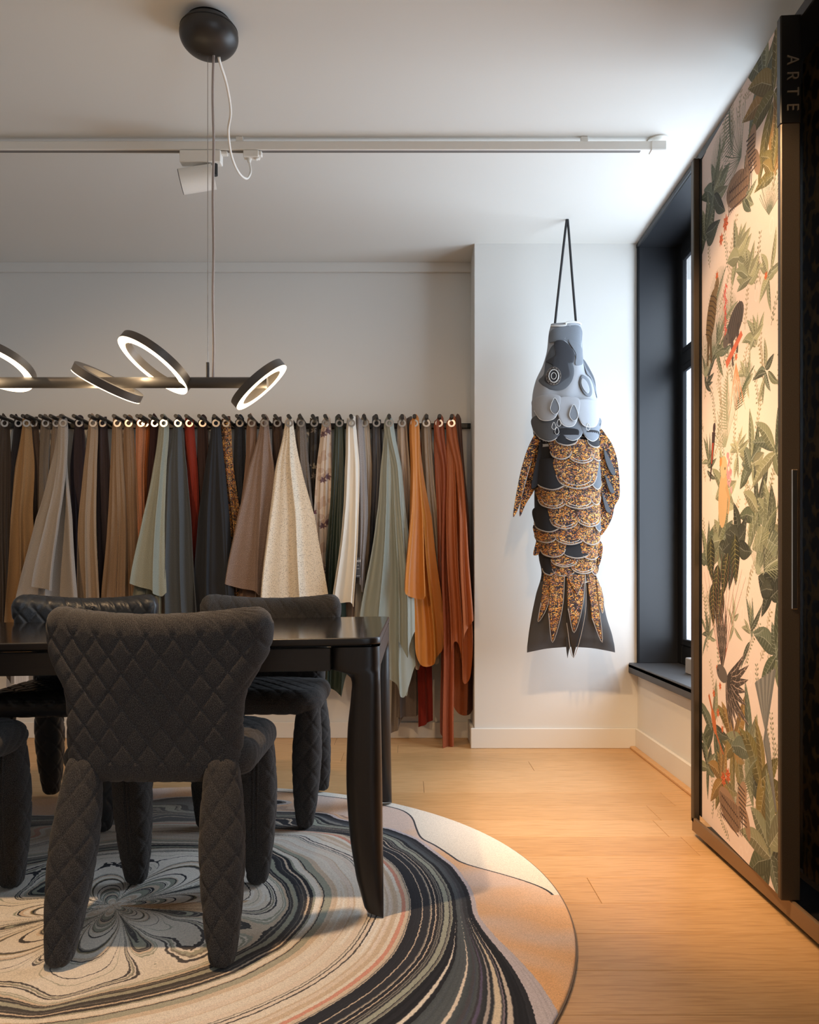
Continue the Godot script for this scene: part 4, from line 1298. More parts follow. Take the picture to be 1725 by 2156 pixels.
func build_samples() -> void:
	# black rail with pegs
	var px0 := at(-30, 892, 4.5)
	var rail := thing("peg_rail", "long black wall rail with a row of pegs holding samples", "rail", Vector3(-0.95, px0.y - 0.01, -BACK))
	part("bar", cbox(Vector3(2.62, 0.03, 0.02), 0.004), M.black_metal, rail, Vector3(0.0, 0, 0.011))
	var eyelet := hoop(0.0115, 0.021, -0.002, 0.002, 28)
	var peg := tube([Vector3(0, 0, 0.015), Vector3(0, 0.002, 0.12), Vector3(0, 0.003, 0.242), Vector3(0, 0.003, 0.247)], 0.0105, 12)
	var tweed := flat(Color.WHITE, 0.95)
	tweed.albedo_texture = tweed_tex()
	tweed.uv1_triplanar = true
	tweed.uv1_scale = Vector3.ONE * 2.2
	M.tweed = tweed
	var speck := flat(Color.WHITE, 0.95)
	speck.albedo_texture = speckle_tex()
	speck.uv1_scale = Vector3(1.0, 1.0, 1.0)
	speck.heightmap_enabled = true
	speck.heightmap_texture = boucle_tex
	speck.heightmap_scale = 0.2
	var floral := flat(Color.WHITE, 0.8)
	floral.albedo_texture = flower_tex(rgb8(196, 180, 164), [rgb8(112, 58, 66), rgb8(140, 104, 84), rgb8(92, 60, 70)])
	var night := flat(Color.WHITE, 0.8)
	night.albedo_texture = flower_tex(rgb8(34, 30, 27), [rgb8(140, 126, 100), rgb8(96, 84, 70), rgb8(120, 104, 84)])
	var list := sample_list()
	for s in list:
		var dt: float = 4.385 + (s.d - 4.33) * 0.3 - 0.036      # depth of the eyelet
		var g := at(s.g, 891, dt)
		var m: Material
		match s.k:
			"tweed": m = tweed
			"speckle": m = speck
			"floral": m = floral
			"night": m = night
			_: m = cloth(s.c, s.k)
		var t := thing("leather_sample" if s.k == "leather" else "fabric_sample", s.l, "leather sample" if s.k == "leather" else "fabric sample", Vector3(g.x, g.y, -dt), 0.0, "samples hanging on the pegs")
		var sheet := part("sheet", sample_shape(s), m, t)
		sheet.position = -t.position
		if s.g != 962 and s.g != 756:
			part("eyelet", eyelet, M.chrome, t, Vector3(0, 0, 0), Vector3(PI / 2, 0, 0))
			part("peg", peg, M.black_plastic, rail, Vector3(g.x + 0.95, 0.01, -0.012))
		s.t = t
		s.m = m
		extras(s)
	# floor-level odds: a red suede and a brown hide behind the long rust one
	loose("red suede hide hanging low behind the ochre hide", rgb8(140, 36, 22), [[884, 912], [883, 911], [882, 909]], [[0, 1532], [1, 1518]], 1330, 4.39, "wool")
	loose("brown grey hide hanging low behind the table corner", rgb8(112, 98, 90), [[832, 886], [830, 886], [830, 884]], [[0, 1512], [0.5, 1510], [1, 1505]], 1390, 4.42, "wool")
	loose("pale taupe hide whose corner reaches the floor behind the table leg", rgb8(150, 138, 128), [[826, 872], [826, 866], [826, 862]], [[0, 1545], [0.5, 1528], [1, 1490]], 1400, 4.45, "wool")

func loose(label: String, c: Color, e: Array, hem: Array, low: int, d: float, k: String) -> void:
	var s := {g = (e[0][0] + e[0][1]) / 2.0, e = e, low = low, hem = hem, d = d, n = 1.5, k = k}
	var t := thing("leather_sample", label, "leather sample", at(s.g, 900, d), 0.0, "samples hanging on the pegs")
	var o := part("sheet", sample_shape(s), cloth(c, k), t)
	o.position = -t.position

# second layers, folded flaps and labels that show on some of the samples
func extras(s: Dictionary) -> void:
	var t: Node3D = s.t
	var add = func(called: String, e: Array, hem: Array, low: int, d: float, m: Material, n := 1.0, g := -1.0):
		var q := {g = (s.g if g < 0 else g), e = e, low = low, hem = hem, d = d, n = n, k = s.k}
		var o := part(called, sample_shape(q), m, t)
		o.position = -t.position
	match int(s.g):
		133: add.call("folded_flap", [[118, 140], [98, 127], [66, 109]], [[0, 1234], [1, 1244]], 1234, 4.20, s.m, 1.0)
		345: add.call("under_layer", [[330, 350], [312, 346], [272, 338]], [[0, 1390], [1, 1390]], 1300, 4.31, cloth(rgb8(140, 142, 126)), 2.0)
		557: add.call("under_layer", [[530, 575], [505, 580], [468, 600]], [[0, 1390], [1, 1390]], 1290, 4.36, cloth(rgb8(214, 192, 168)), 2.0)
		740:
			add.call("under_layer", [[732, 752], [726, 752], [704, 752]], [[0, 1290], [0.5, 1302], [1, 1298]], 1280, 4.34, cloth(rgb8(158, 138, 126), "wool"), 1.5)
			add.call("under_layer", [[735, 756], [738, 760], [742, 766]], [[0, 1440], [0.4, 1468], [1, 1390]], 1280, 4.36, s.m, 1.5)
		756:
			var lab := part("printed_label", cbox(Vector3(0.036, 0.105, 0.002), 0.0004), flat(rgb8(66, 66, 68), 0.7), t)
			lab.position = at(752.5, 1195, 4.258) - t.position
			lab.rotation.z = 0.03
			letters("moooi", 0.0145, lab, Vector3(-0.0085, 0.036, 0.0012), Vector3.ZERO, flat(rgb8(236, 236, 234), 0.7), 0.0006)
			for k in 3:
				part("printed_line", cbox(Vector3(0.01 + 0.004 * k, 0.0016, 0.0008), 0.0001), flat(rgb8(220, 220, 218), 0.7), lab, Vector3(0.004, 0.012 - 0.018 * k - (0.02 if k == 2 else 0.0), 0.0012))
		820:
			add.call("under_layer", [[826, 846], [832, 856], [842, 872]], [[0, 1350], [0.5, 1385], [1, 1330]], 1290, 4.22, s.m, 1.5)
			add.call("under_layer", [[822, 848], [826, 860], [828, 862]], [[0, 1430], [0.6, 1440], [0.85, 1466], [1, 1420]], 1300, 4.36, cloth(rgb8(176, 182, 166)), 1.5)
		873: add.call("front_layer", [[866, 884], [862, 890], [850, 894]], [[0, 1244], [0.4, 1256], [0.8, 1262], [1, 1254]], 1240, 4.21, s.m, 1.0)
		951:
			add.call("under_layer", [[945, 972], [946, 984], [950, 990]], [[0, 1470], [0.5, 1506], [1, 1496]], 1330, 4.33, cloth(rgb8(160, 84, 40), "wool"), 1.3)
			# a fold that rolls towards the pier
			add.call("folded_flap", [[958, 974], [966, 982], [972, 993]], [[0, 1352], [0.5, 1330], [1, 1306]], 1290, 4.22, s.m, 0.8)
		925: add.call("rolled_layer", [[930, 944], [930, 946], [931, 953]], [[0, 1572], [0.5, 1578], [1, 1572]], 1390, 4.27, s.m, 0.7)
		10:
			# paper care tag hanging from the first sample
			var tagc := part("paper_tag", cbox(Vector3(0.078, 0.104, 0.0015), 0.0004), flat(rgb8(214, 216, 222), 0.8), t)
			tagc.position = at(45, 1430, 4.34) - t.position
			for k in 6:
				part("printed_line", cbox(Vector3(0.0016, 0.075 - 0.009 * (k % 3), 0.0006), 0.0001), flat(rgb8(140, 140, 146), 0.8), tagc, Vector3(-0.023 + 0.0085 * k, 0.0, 0.0009))

func tweed_tex() -> ImageTexture:
	var im := Image.create(512, 512, false, Image.FORMAT_RGB8)
	im.fill(rgb8(40, 32, 34))
	var r := RandomNumberGenerator.new()
	r.seed = 5
	var n := FastNoiseLite.new()
	n.seed = 2
	n.frequency = 0.02
	var cols := [rgb8(206, 128, 36), rgb8(220, 154, 58), rgb8(168, 94, 38), rgb8(140, 104, 110), rgb8(226, 190, 116)]
	for k in 9000:
		var x := r.randi_range(0, 511)
		var y := r.randi_range(0, 511)
		if n.get_noise_2d(x, y) < r.randf_range(-0.5, 0.12) - 0.12:
			continue
		im.fill_rect(Rect2i(x, y, r.randi_range(3, 9), r.randi_range(2, 4)) if r.randf() < 0.6 else Rect2i(x, y, r.randi_range(2, 4), r.randi_range(3, 8)), cols[r.randi_range(0, 4)])
	return ImageTexture.create_from_image(im)

func speckle_tex() -> ImageTexture:
	var im := Image.create(512, 512, false, Image.FORMAT_RGB8)
	im.fill(rgb8(216, 204, 184))
	var r := RandomNumberGenerator.new()
	r.seed = 6
	for k in 5000:
		im.fill_rect(Rect2i(r.randi_range(0, 511), r.randi_range(0, 511), r.randi_range(3, 9), r.randi_range(3, 8)), rgb8(228, 217, 199).lerp(rgb8(196, 182, 160), r.randf()))
	for k in 900:
		im.fill_rect(Rect2i(r.randi_range(0, 511), r.randi_range(0, 511), r.randi_range(2, 6), r.randi_range(2, 4)), rgb8(58, 54, 54).lightened(r.randf() * 0.3))
	return ImageTexture.create_from_image(im)

func flower_tex(ground: Color, cols: Array) -> ImageTexture:
	var im := Image.create(512, 512, false, Image.FORMAT_RGB8)
	im.fill(ground)
	var r := RandomNumberGenerator.new()
	r.seed = 15
	for k in 26:
		var c := Vector2(r.randf() * 512, r.randf() * 512)
		blob(im, c, r.randf_range(20, 46), r.randf_range(20, 40), r.randf() * 3, ground.lerp(cols[1], 0.3))
	for k in 15:
		var c := Vector2(r.randf() * 512, r.randf() * 512)
		var col: Color = cols[k % 3]
		for j in 7:
			leaf(im, c, j * TAU / 7 + r.randf(), r.randf_range(26, 52), r.randf_range(6, 12), col, col.lightened(0.35), 3)
		stroke(im, [c, c + Vector2(r.randf_range(-70, 70), 90)], 2, 1, col.darkened(0.3))
	return ImageTexture.create_from_image(im)

# ---------------------------------------------------------------- textile fish
const FISH_D := 3.97
var fish_l := [[683, 1160], [700, 1156], [740, 1152], [770, 1143], [800, 1129], [830, 1122], [870, 1120], [910, 1123], [935, 1128], [1000, 1126], [1060, 1126], [1120, 1128], [1180, 1136], [1210, 1140], [1250, 1129], [1300, 1119], [1350, 1112], [1374, 1110]]
var fish_r := [[683, 1223], [700, 1225], [740, 1226], [770, 1230], [800, 1247], [830, 1256], [870, 1259], [910, 1261], [935, 1259], [1000, 1263], [1060, 1263], [1120, 1263], [1180, 1258], [1210, 1256], [1250, 1267], [1300, 1278], [1350, 1292], [1374, 1296]]
var fish_t := [[683, 0.030], [720, 0.045], [800, 0.075], [900, 0.09], [1050, 0.09], [1180, 0.065], [1215, 0.05], [1290, 0.06], [1350, 0.03], [1374, 0.006]]

func fish_front(px: float, py: float, lift := 0.0) -> Vector3:
	var l := table(fish_l, py)
	var r := table(fish_r, py)
	var k := clampf((px - (l + r) / 2) / ((r - l) / 2), -1.0, 1.0)
	var z := table(fish_t, py) * sqrt(maxf(0.0, 1.0 - pow(absf(k), 2.5)))
	var p := at(px, py, FISH_D)
	p.z += z + lift
	return p

func fish_body(y0: float, y1: float, nu: int, nv: int) -> ArrayMesh:
	return surf(func(u, v):
		var py := lerpf(y0, y1, v)
		var l := table(fish_l, py)
		var r := table(fish_r, py)
		var a: float = u * TAU
		var k := cos(a)
		var t := table(fish_t, py)
		var px: float = (l + r) / 2 + k * (r - l) / 2
		var s := -1.0 if sin(a) < 0 else 1.0
		var yy := py
		if y1 > 1340.0:      # the pillow's hem sags in the middle and droops at its corners
			yy -= 12.0 * (1.0 - k * k) * smoothstep(1300.0, 1374.0, py)
		var p := at(px, yy, FISH_D)
		p.z += s * t * sqrt(maxf(0.0, 1.0 - pow(absf(k), 2.5))) + 0.004 * sin(px * 0.13 + py * 0.05)
		return p, nu, nv, true, false)

# a patch that lies on the fish: outline in picture points, sampled as a fan of rings round its middle
func patch(pts: Array, lift: float, flare := 0.0, smooth := true) -> ArrayMesh:
	var c := Vector2.ZERO
	var ring := []
	var src: Array = pts.map(func(p): return Vector2(p[0], p[1]))
	for p in src:
		c += p
	c /= src.size()
	var n := src.size()
	for i in n:
		for k in 6:
			if smooth:
				ring.append(src[i].cubic_interpolate(src[(i + 1) % n], src[(i + n - 1) % n], src[(i + 2) % n], k / 6.0))
			else:
				ring.append(src[i].lerp(src[(i + 1) % n], k / 6.0))
	var ymin := 1e9
	var ymax := -1e9
	for p in ring:
		ymin = minf(ymin, p.y)
		ymax = maxf(ymax, p.y)
	var m := ring.size()
	return surf(func(u, v):
		var q: Vector2 = c.lerp(ring[int(round(u * m)) % m], minf(1.0, v / 0.9))
		var f := (q.y - ymin) / maxf(1.0, ymax - ymin)
		var drop := 0.003 if v > 0.95 else 0.0
		return fish_front(q.x, q.y, lift + flare * f * f - drop), m, 8, true, false)

func rim(pts: Array, lift: float, flare: float, r: float, closed := false) -> ArrayMesh:
	var src: Array = pts.map(func(p): return Vector2(p[0], p[1]))
	var n := src.size()
	var ymin := 1e9
	var ymax := -1e9
	for p in src:
		ymin = minf(ymin, p.y)
		ymax = maxf(ymax, p.y)
	var out := []
	for i in (n if closed else n - 1):
		for k in 5:
			var q: Vector2
			if closed:
				q = src[i].cubic_interpolate(src[(i + 1) % n], src[(i + n - 1) % n], src[(i + 2) % n], k / 5.0)
			else:
				q = src[i].cubic_interpolate(src[i + 1], src[maxi(0, i - 1)], src[mini(n - 1, i + 2)], k / 5.0)
			var f := (q.y - ymin) / maxf(1.0, ymax - ymin)
			out.append(fish_front(q.x, q.y, lift + flare * f * f))
	if closed:
		out.append(out[0])
	else:
		var q: Vector2 = src[n - 1]
		out.append(fish_front(q.x, q.y, lift + flare * pow((q.y - ymin) / maxf(1.0, ymax - ymin), 2.0)))
	return tube(out, r, 6)

func denim(c: Color) -> StandardMaterial3D:
	var m := cloth(c)
	m.uv1_scale = Vector3.ONE * 9.0
	return m

func build_fish() -> void:
	var o := at(1194, 1030, FISH_D)
	var t := thing("textile_fish", "patchwork textile fish hanging upright from the ceiling before the white pier", "textile fish", o)
	var put = func(called: String, mesh: Mesh, m: Material, parent: Node = t) -> MeshInstance3D:
		var q := part(called, mesh, m, parent)
		if parent == t:
			q.position = -o
		return q
	var pale := denim(rgb8(178, 183, 190))
	var mid := denim(rgb8(128, 135, 144))
	var grey := denim(rgb8(96, 101, 108))
	var dark := denim(rgb8(62, 64, 70))
	var ink := denim(rgb8(34, 34, 38))
	var thread := flat(rgb8(206, 206, 204), 0.9)
	var edge := flat(rgb8(150, 140, 130), 0.9)
	put.call("strap", tube(arc_points([at(1168, 690, FISH_D), at(1180, 580, FISH_D), at(1193, 468, FISH_D), at(1196, 466, FISH_D), at(1205, 580, FISH_D), at(1214, 690, FISH_D)], 6), 0.006, 8), flat(rgb8(44, 44, 46), 0.8))
	put.call("ceiling_hook", tube(arc_points([Vector3(0.783, CEIL, -3.97), Vector3(0.783, CEIL - 0.012, -3.97), Vector3(0.789, CEIL - 0.02, -3.97), Vector3(0.783, CEIL - 0.026, -3.97), Vector3(0.778, CEIL - 0.02, -3.97)], 5), 0.002, 6), M.steel)
	put.call("head", fish_body(683, 945, 64, 50), pale)
	put.call("body", fish_body(900, 1225, 64, 50), ink)
	put.call("tail_cushion", fish_body(1195, 1374, 64, 40), denim(rgb8(74, 72, 72)))
	put.call("neck_hem", rim([[1160, 688], [1175, 690], [1188, 689], [1190, 684], [1205, 682], [1223, 683]], 0.003, 0, 0.005), thread)
	# denim patches of the head
	put.call("neck_band", patch([[1158, 700], [1180, 692], [1222, 690], [1226, 720], [1226, 760], [1212, 768], [1200, 735], [1172, 716], [1156, 724]], 0.004), mid)
	put.call("neck_band", patch([[1192, 722], [1214, 726], [1226, 742], [1224, 770], [1206, 776], [1208, 752]], 0.006), mid)
	put.call("cheek_patch", patch([[1150, 752], [1168, 730], [1200, 772], [1200, 806], [1180, 828], [1150, 826], [1132, 806], [1142, 792]], 0.005), grey)
	put.call("eye_patch", patch([[1164, 726], [1184, 724], [1204, 748], [1202, 770], [1192, 772], [1194, 798], [1184, 808], [1164, 820], [1146, 812], [1143, 800], [1158, 778], [1152, 770], [1148, 764], [1166, 752]], 0.009), dark)
	for q in [[9.5, 13.5, 0.0022], [5.0, 7.0, 0.0016]]:
		var round_ := []
		for k in 10:
			round_.append([1160 + cos(k * TAU / 10) * q[0], 800 + sin(k * TAU / 10) * q[1]])
		put.call("eye", rim(round_, 0.0125, 0, q[2], true), thread)
	for k in 14:
		var a := k * TAU / 14
		put.call("stitch", rim([[1160 + cos(a) * 11.0, 800 + sin(a) * 15.0], [1160 + cos(a + 0.2) * 14.5, 800 + sin(a + 0.2) * 19.0], [1160 + cos(a - 0.2) * 14.5, 800 + sin(a - 0.2) * 19.0]], 0.0122, 0, 0.0008, true), edge)
	put.call("second_eye_patch", patch([[1222, 796], [1236, 806], [1242, 830], [1236, 842], [1224, 838], [1214, 818], [1216, 802]], 0.006), mid)
	put.call("second_eye", patch([[1220, 804], [1230, 812], [1235, 828], [1230, 836], [1220, 826], [1216, 812]], 0.009), pale)
	put.call("side_patch", patch([[1228, 756], [1246, 784], [1254, 806], [1256, 840], [1250, 830], [1240, 800], [1230, 790]], 0.004), mid)
	# scalloped hem of the head
	for q in [[1146, 868, 24, 26, 0], [1188, 878, 22, 30, 0], [1232, 880, 26, 28, 0]]:
		var pts := [[q[0] - q[2], q[1] - q[3]], [q[0] + q[2], q[1] - q[3]], [q[0] + q[2], q[1]], [q[0] + q[2] * 0.6, q[1] + q[3] * 0.8], [q[0], q[1] + q[3]], [q[0] - q[2] * 0.6, q[1] + q[3] * 0.8], [q[0] - q[2], q[1]]]
		put.call("scallop", patch(pts, 0.019, 0.010), pale)
		put.call("scallop_edge", rim(pts.slice(2), 0.020, 0.0095, 0.0016), thread)
	for q in [[1150, 908, 28, 28, grey], [1196, 910, 26, 26, mid], [1238, 908, 24, 28, mid]]:
		var pts := [[q[0] - q[2], q[1] - q[3]], [q[0] + q[2], q[1] - q[3]], [q[0] + q[2], q[1]], [q[0] + q[2] * 0.6, q[1] + q[3] * 0.7], [q[0], q[1] + q[3]], [q[0] - q[2] * 0.6, q[1] + q[3] * 0.7], [q[0] - q[2], q[1]]]
		put.call("scallop", patch(pts, 0.013, 0.014), q[4])
		put.call("scallop_edge", rim(pts.slice(2), 0.014, 0.0135, 0.0014), thread)
	for q in [[1160, 866], [1198, 880], [1158, 906], [1164, 916], [1168, 900], [1228, 908]]:
		var big: bool = q[1] < 890
		var k := 1.0 if big else 0.45
		var pts := [[q[0], q[1] - 18 * k], [q[0] + 9 * k, q[1] + 4 * k], [q[0], q[1] + 16 * k], [q[0] - 9 * k, q[1] + 4 * k]]
		if big:
			put.call("drop_patch", patch(pts, 0.029, 0.004), mid)
		put.call("drop_stitch", rim(pts, 0.0310 if big else 0.0285, 0.003, 0.0012, true), thread)
	# scales: [middle x, lowest y, width, height, material], upper rows over lower ones
	var sc := [
		[1184, 946, 46, 34, ink], [1244, 948, 34, 34, ink],
		[1215, 982, 56, 46, M.tweed], [1173, 974, 42, 40, M.tweed], [1251, 975, 30, 40, M.tweed],
		[1206, 1034, 86, 66, M.tweed], [1156, 1036, 62, 62, ink], [1249, 1034, 30, 62, grey],
		[1211, 1075, 72, 50, M.tweed], [1158, 1074, 56, 48, M.tweed], [1247, 1066, 26, 44, M.tweed],
		[1233, 1111, 56, 48, M.tweed], [1181, 1116, 58, 50, M.tweed], [1150, 1122, 52, 52, ink], [1256, 1120, 22, 48, grey],
		[1193, 1148, 62, 42, M.tweed], [1239, 1148, 46, 42, M.tweed], [1146, 1144, 42, 40, M.tweed],
		[1160, 1174, 48, 40, M.tweed], [1239, 1179, 42, 40, M.tweed], [1208, 1176, 58, 36, ink],
		[1183, 1194, 54, 36, M.tweed], [1223, 1208, 54, 42, M.tweed], [1250, 1211, 20, 40, M.tweed],
		[1183, 1213, 48, 36, M.tweed], [1154, 1211, 26, 34, ink], [1216, 1228, 52, 34, grey]]
	for i in sc.size():
		var q: Array = sc[i]
		var w: float = q[2] / 2.0
		var h: float = q[3]
		var x: float = q[0]
		var y: float = q[1]
		var pts := [[x - w, y - h], [x + w, y - h], [x + w, y - h * 0.42], [x + w * 0.74, y - h * 0.14], [x, y], [x - w * 0.74, y - h * 0.14], [x - w, y - h * 0.42]]
		var lift := 0.020 - 0.0006 * i
		var o2: MeshInstance3D = put.call("scale", patch(pts, lift, 0.010), q[4])
		put.call("scale_edge", rim(pts.slice(2), lift + 0.001, 0.0095, 0.0036), edge, o2)
		if q[4] == M.tweed and q[2] > 50:
			var inner := [[x + w * 0.78, y - h * 0.42], [x + w * 0.56, y - h * 0.2], [x, y - h * 0.1], [x - w * 0.56, y - h * 0.2], [x - w * 0.78, y - h * 0.42]]
			put.call("scale_stitch", rim(inner, lift + 0.003, 0.008, 0.0011), thread, o2)
	# tail strips
	var strips := [
		[[[1144, 1206], [1158, 1206], [1150, 1270], [1130, 1308], [1136, 1268]], M.tweed, 0.012],
		[[[1155, 1206], [1184, 1208], [1178, 1280], [1160, 1351], [1150, 1290]], M.tweed, 0.016],
		[[[1184, 1210], [1228, 1210], [1226, 1290], [1206, 1384], [1188, 1310]], flat(rgb8(34, 32, 32), 0.45), 0.010],
		[[[1188, 1210], [1226, 1210], [1220, 1270], [1203, 1330], [1189, 1280]], M.tweed, 0.022],
		[[[1230, 1208], [1252, 1208], [1256, 1280], [1264, 1351], [1240, 1300]], M.tweed, 0.014],
		[[[1250, 1208], [1264, 1236], [1268, 1262], [1263, 1290], [1256, 1270]], M.tweed, 0.018],
		[[[1190, 1220], [1222, 1222], [1208, 1252]], M.tweed, 0.028]]
	for s in strips:
		var o3: MeshInstance3D = put.call("tail_strip", patch(s[0], s[2], 0.006, false), s[1])
		put.call("strip_edge", rim(s[0].slice(1), s[2] + 0.001, 0.0055, 0.0018), edge, o3)
	put.call("tail_strip", patch([[1188, 1340], [1202, 1345], [1195, 1386]], 0.0, 0.0, false), dark)
	# side fins
	fin(put, [[1128, 912], [1110, 945], [1096, 990], [1085, 1045], [1079, 1089], [1091, 1068], [1103, 1020], [1118, 970], [1134, 930]], M.tweed, 0.012)
	fin(put, [[1134, 920], [1122, 960], [1108, 1010], [1095, 1060], [1094, 1088], [1106, 1062], [1124, 1032], [1134, 990]], M.tweed, 0.0)
	fin(put, [[1140, 918], [1126, 975], [1116, 1030], [1138, 1010], [1152, 950]], ink, 0.03)
	fin(put, [[1256, 912], [1278, 924], [1294, 956], [1301, 1000], [1302, 1046], [1292, 1066], [1286, 1092], [1272, 1118], [1260, 1124], [1256, 1060]], M.tweed, 0.0)
	for q in [[[1268, 948], [1280, 968], [1292, 998], [1284, 1000], [1272, 974]], [[1270, 1002], [1282, 1020], [1290, 1038], [1280, 1036]], [[1264, 1040], [1274, 1058], [1282, 1078], [1272, 1076]]]:
		fin(put, q, grey, 0.016)
	# woven scraps at the flanks
	fin(put, [[1130, 1120], [1138, 1150], [1134, 1166], [1122, 1168], [1128, 1140]], M.tweed, 0.0)
	fin(put, [[1258, 1140], [1266, 1152], [1262, 1180], [1256, 1190]], M.tweed, 0.01)

func fin(put: Callable, pts: Array, m: Material, lift: float) -> void:
	var src := PackedVector2Array()
	var n := pts.size()
	for i in n:
		for k in 4:
			var a := Vector2(pts[i][0], pts[i][1])
			var b := Vector2(pts[(i + 1) % n][0], pts[(i + 1) % n][1])
			var p0 := Vector2(pts[(i + n - 1) % n][0], pts[(i + n - 1) % n][1])
			var p3 := Vector2(pts[(i + 2) % n][0], pts[(i + 2) % n][1])
			var q := a.cubic_interpolate(b, p0, p3, k / 4.0)
			var w := at(q.x, q.y, FISH_D)
			src.append(Vector2(w.x, w.y))
	var o: MeshInstance3D = put.call("fin", plate(src, 0.012), m)
	o.position.z += -FISH_D + 0.02 + lift

# ---------------------------------------------------------------- pendant lamp
func build_pendant() -> void:
	var D := 2.55
	var bar_y := 1.53
	var x0 := -0.635
	var t := thing("pendant_lamp", "bronze bar pendant lamp with tilted glowing rings above the table", "lamp", Vector3(x0, bar_y, -D))
	var o := t.position
	part("bar", tube([Vector3(-1.45, 0, 0), Vector3(0.178, 0, 0)], 0.0172, 28), M.lamp_body, t)
	part("end_cap", tube([Vector3(0.178, 0, 0), Vector3(0.186, 0, 0)], 0.0185, 28), M.lamp_body, t)
	# egg-shaped canopy on the ceiling
	var prof := []
	for k in 17:
		var a := -PI / 2 + PI * 0.72 * k / 16.0
		prof.append([maxf(0.001, 0.092 * cos(a)), 0.062 * sin(a)])
	var can := part("canopy", surf(func(u, v):
		var a: float = -PI / 2 + PI * 0.74 * v
		return Vector3(0.092 * cos(a) * cos(u * TAU), 0.062 * sin(a), 0.092 * cos(a) * sin(u * TAU)), 48, 24, true, true), M.canopy, t, Vector3(0, CEIL - bar_y - 0.046, 0))
	part("canopy_seam", hoop(0.084, 0.0905, 0.014, 0.0165, 48), M.black_plastic, can)
	part("canopy_plate", hoop(0.01, 0.068, 0.045, 0.05, 48), M.canopy, can)
	part("logo", hoop(0.004, 0.0052, 0.0, 0.001, 20), M.lamp_body, can, Vector3(-0.03, -0.066, 0.012))
	part("suspension_wire", tube([Vector3(-0.004, 0.05, 0), Vector3(-0.004, CEIL - bar_y - 0.1, 0)], 0.0011, 6), M.steel, t)
	part("wire_grip", tube([Vector3(-0.004, 0.0, 0), Vector3(-0.004, 0.064, 0)], 0.0055, 12), M.lamp_body, t)
	var cab := []
	for k in 40:
		cab.append(Vector3(0.0135 + 0.0015 * sin(k * 0.5), lerpf(0.015, CEIL - bar_y - 0.1, k / 39.0), 0.002 * cos(k * 0.4)))
	part("power_cord", tube(cab, 0.0042, 8), M.clear_cable, t)
	# rings: picture centre, outer radius, how the glowing face is turned
	var rings := [
		[Vector2(-14, 768), 0.128, Vector3(-0.36, -0.78, 0.0), 0.42],
		[Vector2(227, 806), 0.112, Vector3(-0.42, -0.9, 0.0), -0.12],
		[Vector2(327, 765), 0.129, Vector3(-0.63, -0.78, 0.0), 0.28],
		[Vector2(546, 810), 0.104, Vector3(0.66, -0.75, 0.0), 0.2]]
	for q in rings:
		var c := at(q[0].x, q[0].y, D)
		var view := (Vector3(0, EYE, 0) - c).normalized()
		var n: Vector3 = (q[2] - view * view.dot(q[2])).normalized() * sqrt(1.0 - q[3] * q[3]) + view * q[3]
		n = n.normalized()
		# local -y is the glowing side
		var y := -n
		var x := y.cross(Vector3.FORWARD).normalized()
		var b := Basis(x, y, x.cross(y))
		var rg := part("ring", hoop(q[1] - 0.028, q[1], -0.011, 0.014, 72), M.lamp_body, t)
		rg.transform = Transform3D(b, c - o)
		part("light_diffuser", hoop(q[1] - 0.026, q[1] - 0.001, -0.0135, -0.011, 72), M.lamp_glow, rg)
		var l := OmniLight3D.new()
		l.name = "ring_light"
		l.light_color = Color(1.0, 0.88, 0.7)
		l.light_energy = 0.06
		l.light_size = 0.05
		l.omni_range = 8.0
		l.omni_attenuation = 2.0
		l.shadow_enabled = true
		rg.add_child(l, true)
		l.position = Vector3(0, -0.06, 0)

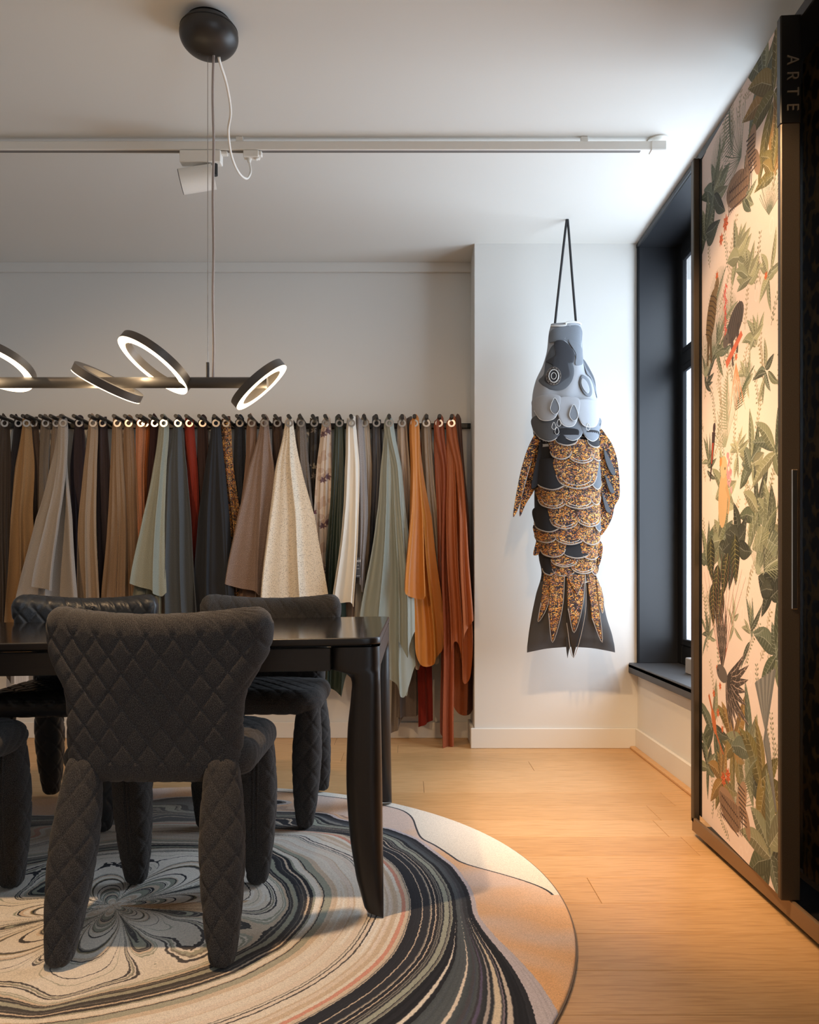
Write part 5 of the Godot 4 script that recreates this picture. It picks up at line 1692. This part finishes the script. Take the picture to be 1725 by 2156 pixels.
# ---------------------------------------------------------------- ceiling track
func build_track() -> void:
	var D := 3.225
	var x1 := 1.03
	var t := thing("ceiling_track", "white lighting track crossing the ceiling, ending beside the display panels", "track", Vector3(-0.95, CEIL, -D))
	var len_ := x1 + 3.3
	var mid := x1 - len_ / 2 + 0.95
	part("rail", cbox(Vector3(len_, 0.034, 0.032), 0.002), M.white_plastic, t, Vector3(mid, -0.040, 0))
	part("slot", cbox(Vector3(len_ - 0.1, 0.002, 0.016), 0.0005), flat(rgb8(120, 116, 112), 0.6), t, Vector3(mid - 0.05, -0.0573, 0))
	part("end_feed", cbox(Vector3(0.062, 0.038, 0.04), 0.003), M.white_plastic, t, Vector3(x1 + 0.95 - 0.03, -0.041, 0))
	part("ceiling_rose", tube([Vector3(x1 + 0.93, -0.006, -0.02), Vector3(x1 + 0.93, 0.0, -0.02)], 0.045, 36), M.white_plastic, t)
	for px in [505, 1230]:
		part("clip", cbox(Vector3(0.028, 0.024, 0.02), 0.002), M.white_plastic, t, Vector3(at(px, 295, D).x + 0.95, -0.012, 0.002))
	# the spot head seen in the picture
	var s := spot_head(Vector3(at(424, 325, D).x, CEIL - 0.058, -D), "white spotlight on the ceiling track beside the hanging cable", Vector3(-0.96, -0.22, 0.12))
	# plug for the lamp's white cord
	var c := thing("track_plug", "white track adapter with the lamp's looping white cord", "plug", Vector3(at(530, 325, D).x, CEIL - 0.058, -D))
	part("adapter", cbox(Vector3(0.062, 0.028, 0.034), 0.003), M.white_plastic, c, Vector3(0, -0.014, 0))
	part("lever", cbox(Vector3(0.018, 0.02, 0.02), 0.003), M.white_plastic, c, Vector3(0.034, -0.012, 0.004))
	part("lever_wing", cbox(Vector3(0.02, 0.006, 0.014), 0.002), M.white_plastic, c, Vector3(0.026, -0.03, 0.004), Vector3(0, 0, 0.5))
	part("cord_gland", tube([Vector3(-0.01, -0.026, 0), Vector3(-0.01, -0.045, 0)], 0.011, 14, 0.006), M.white_plastic, c)
	var p := c.position
	var pts := [p + Vector3(-0.01, -0.04, 0), at(528, 362, 3.2), at(519, 376, 3.16), at(502, 362, 3.1), at(487, 325, 3.0), at(481, 275, 2.9), at(486, 235, 2.8), at(478, 180, 2.68), at(464, 134, 2.56), at(461, 120, 2.54)]
	part("white_cord", tube(arc_points(pts, 8), 0.0045, 10), M.white_plastic, c, -p)
	# near track with the spots that light the panels and the floor, two added as fill, above the top of the frame
	var n := thing("ceiling_track", "white lighting track on the ceiling above the camera", "track", Vector3(-0.95, CEIL, -NEAR_TRACK))
	part("rail", cbox(Vector3(4.0, 0.034, 0.035), 0.002), M.white_plastic, n, Vector3(0, -0.023, 0))
	var place := ["second from the right", "middle", "second from the left", "added_leftmost", "added_rightmost"]
	for k in 5:
		var q: Array = SPOTS[k]
		spot_head(Vector3(q[1], CEIL - 0.04, -NEAR_TRACK), "white spotlight on the near ceiling track, the %s one" % place[k], q[2] - Vector3(q[1], CEIL - 0.15, -NEAR_TRACK), true)

func spot_head(where: Vector3, label: String, aim: Vector3, lit := false) -> Node3D:
	var t := thing("track_spotlight", label, "spotlight", where, 0.0, "spotlights on the ceiling tracks")
	part("driver_box", cbox(Vector3(0.165, 0.048, 0.042), 0.003), M.white_plastic, t, Vector3(0, -0.026, 0))
	part("adapter_lever", cbox(Vector3(0.03, 0.014, 0.022), 0.003), M.white_plastic, t, Vector3(0.092, -0.008, 0))
	part("pivot", tube([Vector3(0.055, -0.05, 0), Vector3(0.055, -0.095, 0)], 0.011, 14), M.black_plastic, t)
	part("pivot_arm", cbox(Vector3(0.03, 0.018, 0.018), 0.003), M.black_plastic, t, Vector3(0.04, -0.086, 0))
	var d := aim.normalized()
	var c := Vector3(0.0 if lit else -0.015, -0.11, 0.0)
	part("can", tube([c - d * 0.066, c - d * 0.063, c + d * 0.066], 0.048, 32), M.white_plastic, t)
	var b := Basis(Quaternion(Vector3.UP, -d))
	var ringm := part("lens_ring", hoop(0.03, 0.0475, -0.001, 0.001, 32), M.black_plastic, t)
	ringm.transform = Transform3D(b, c + d * 0.0675)
	if lit:
		var g := part("lamp_lens", hoop(0.001, 0.03, -0.001, 0.001, 24), M.lamp_glow, t)
		g.transform = Transform3D(b, c + d * 0.0675)
	return t
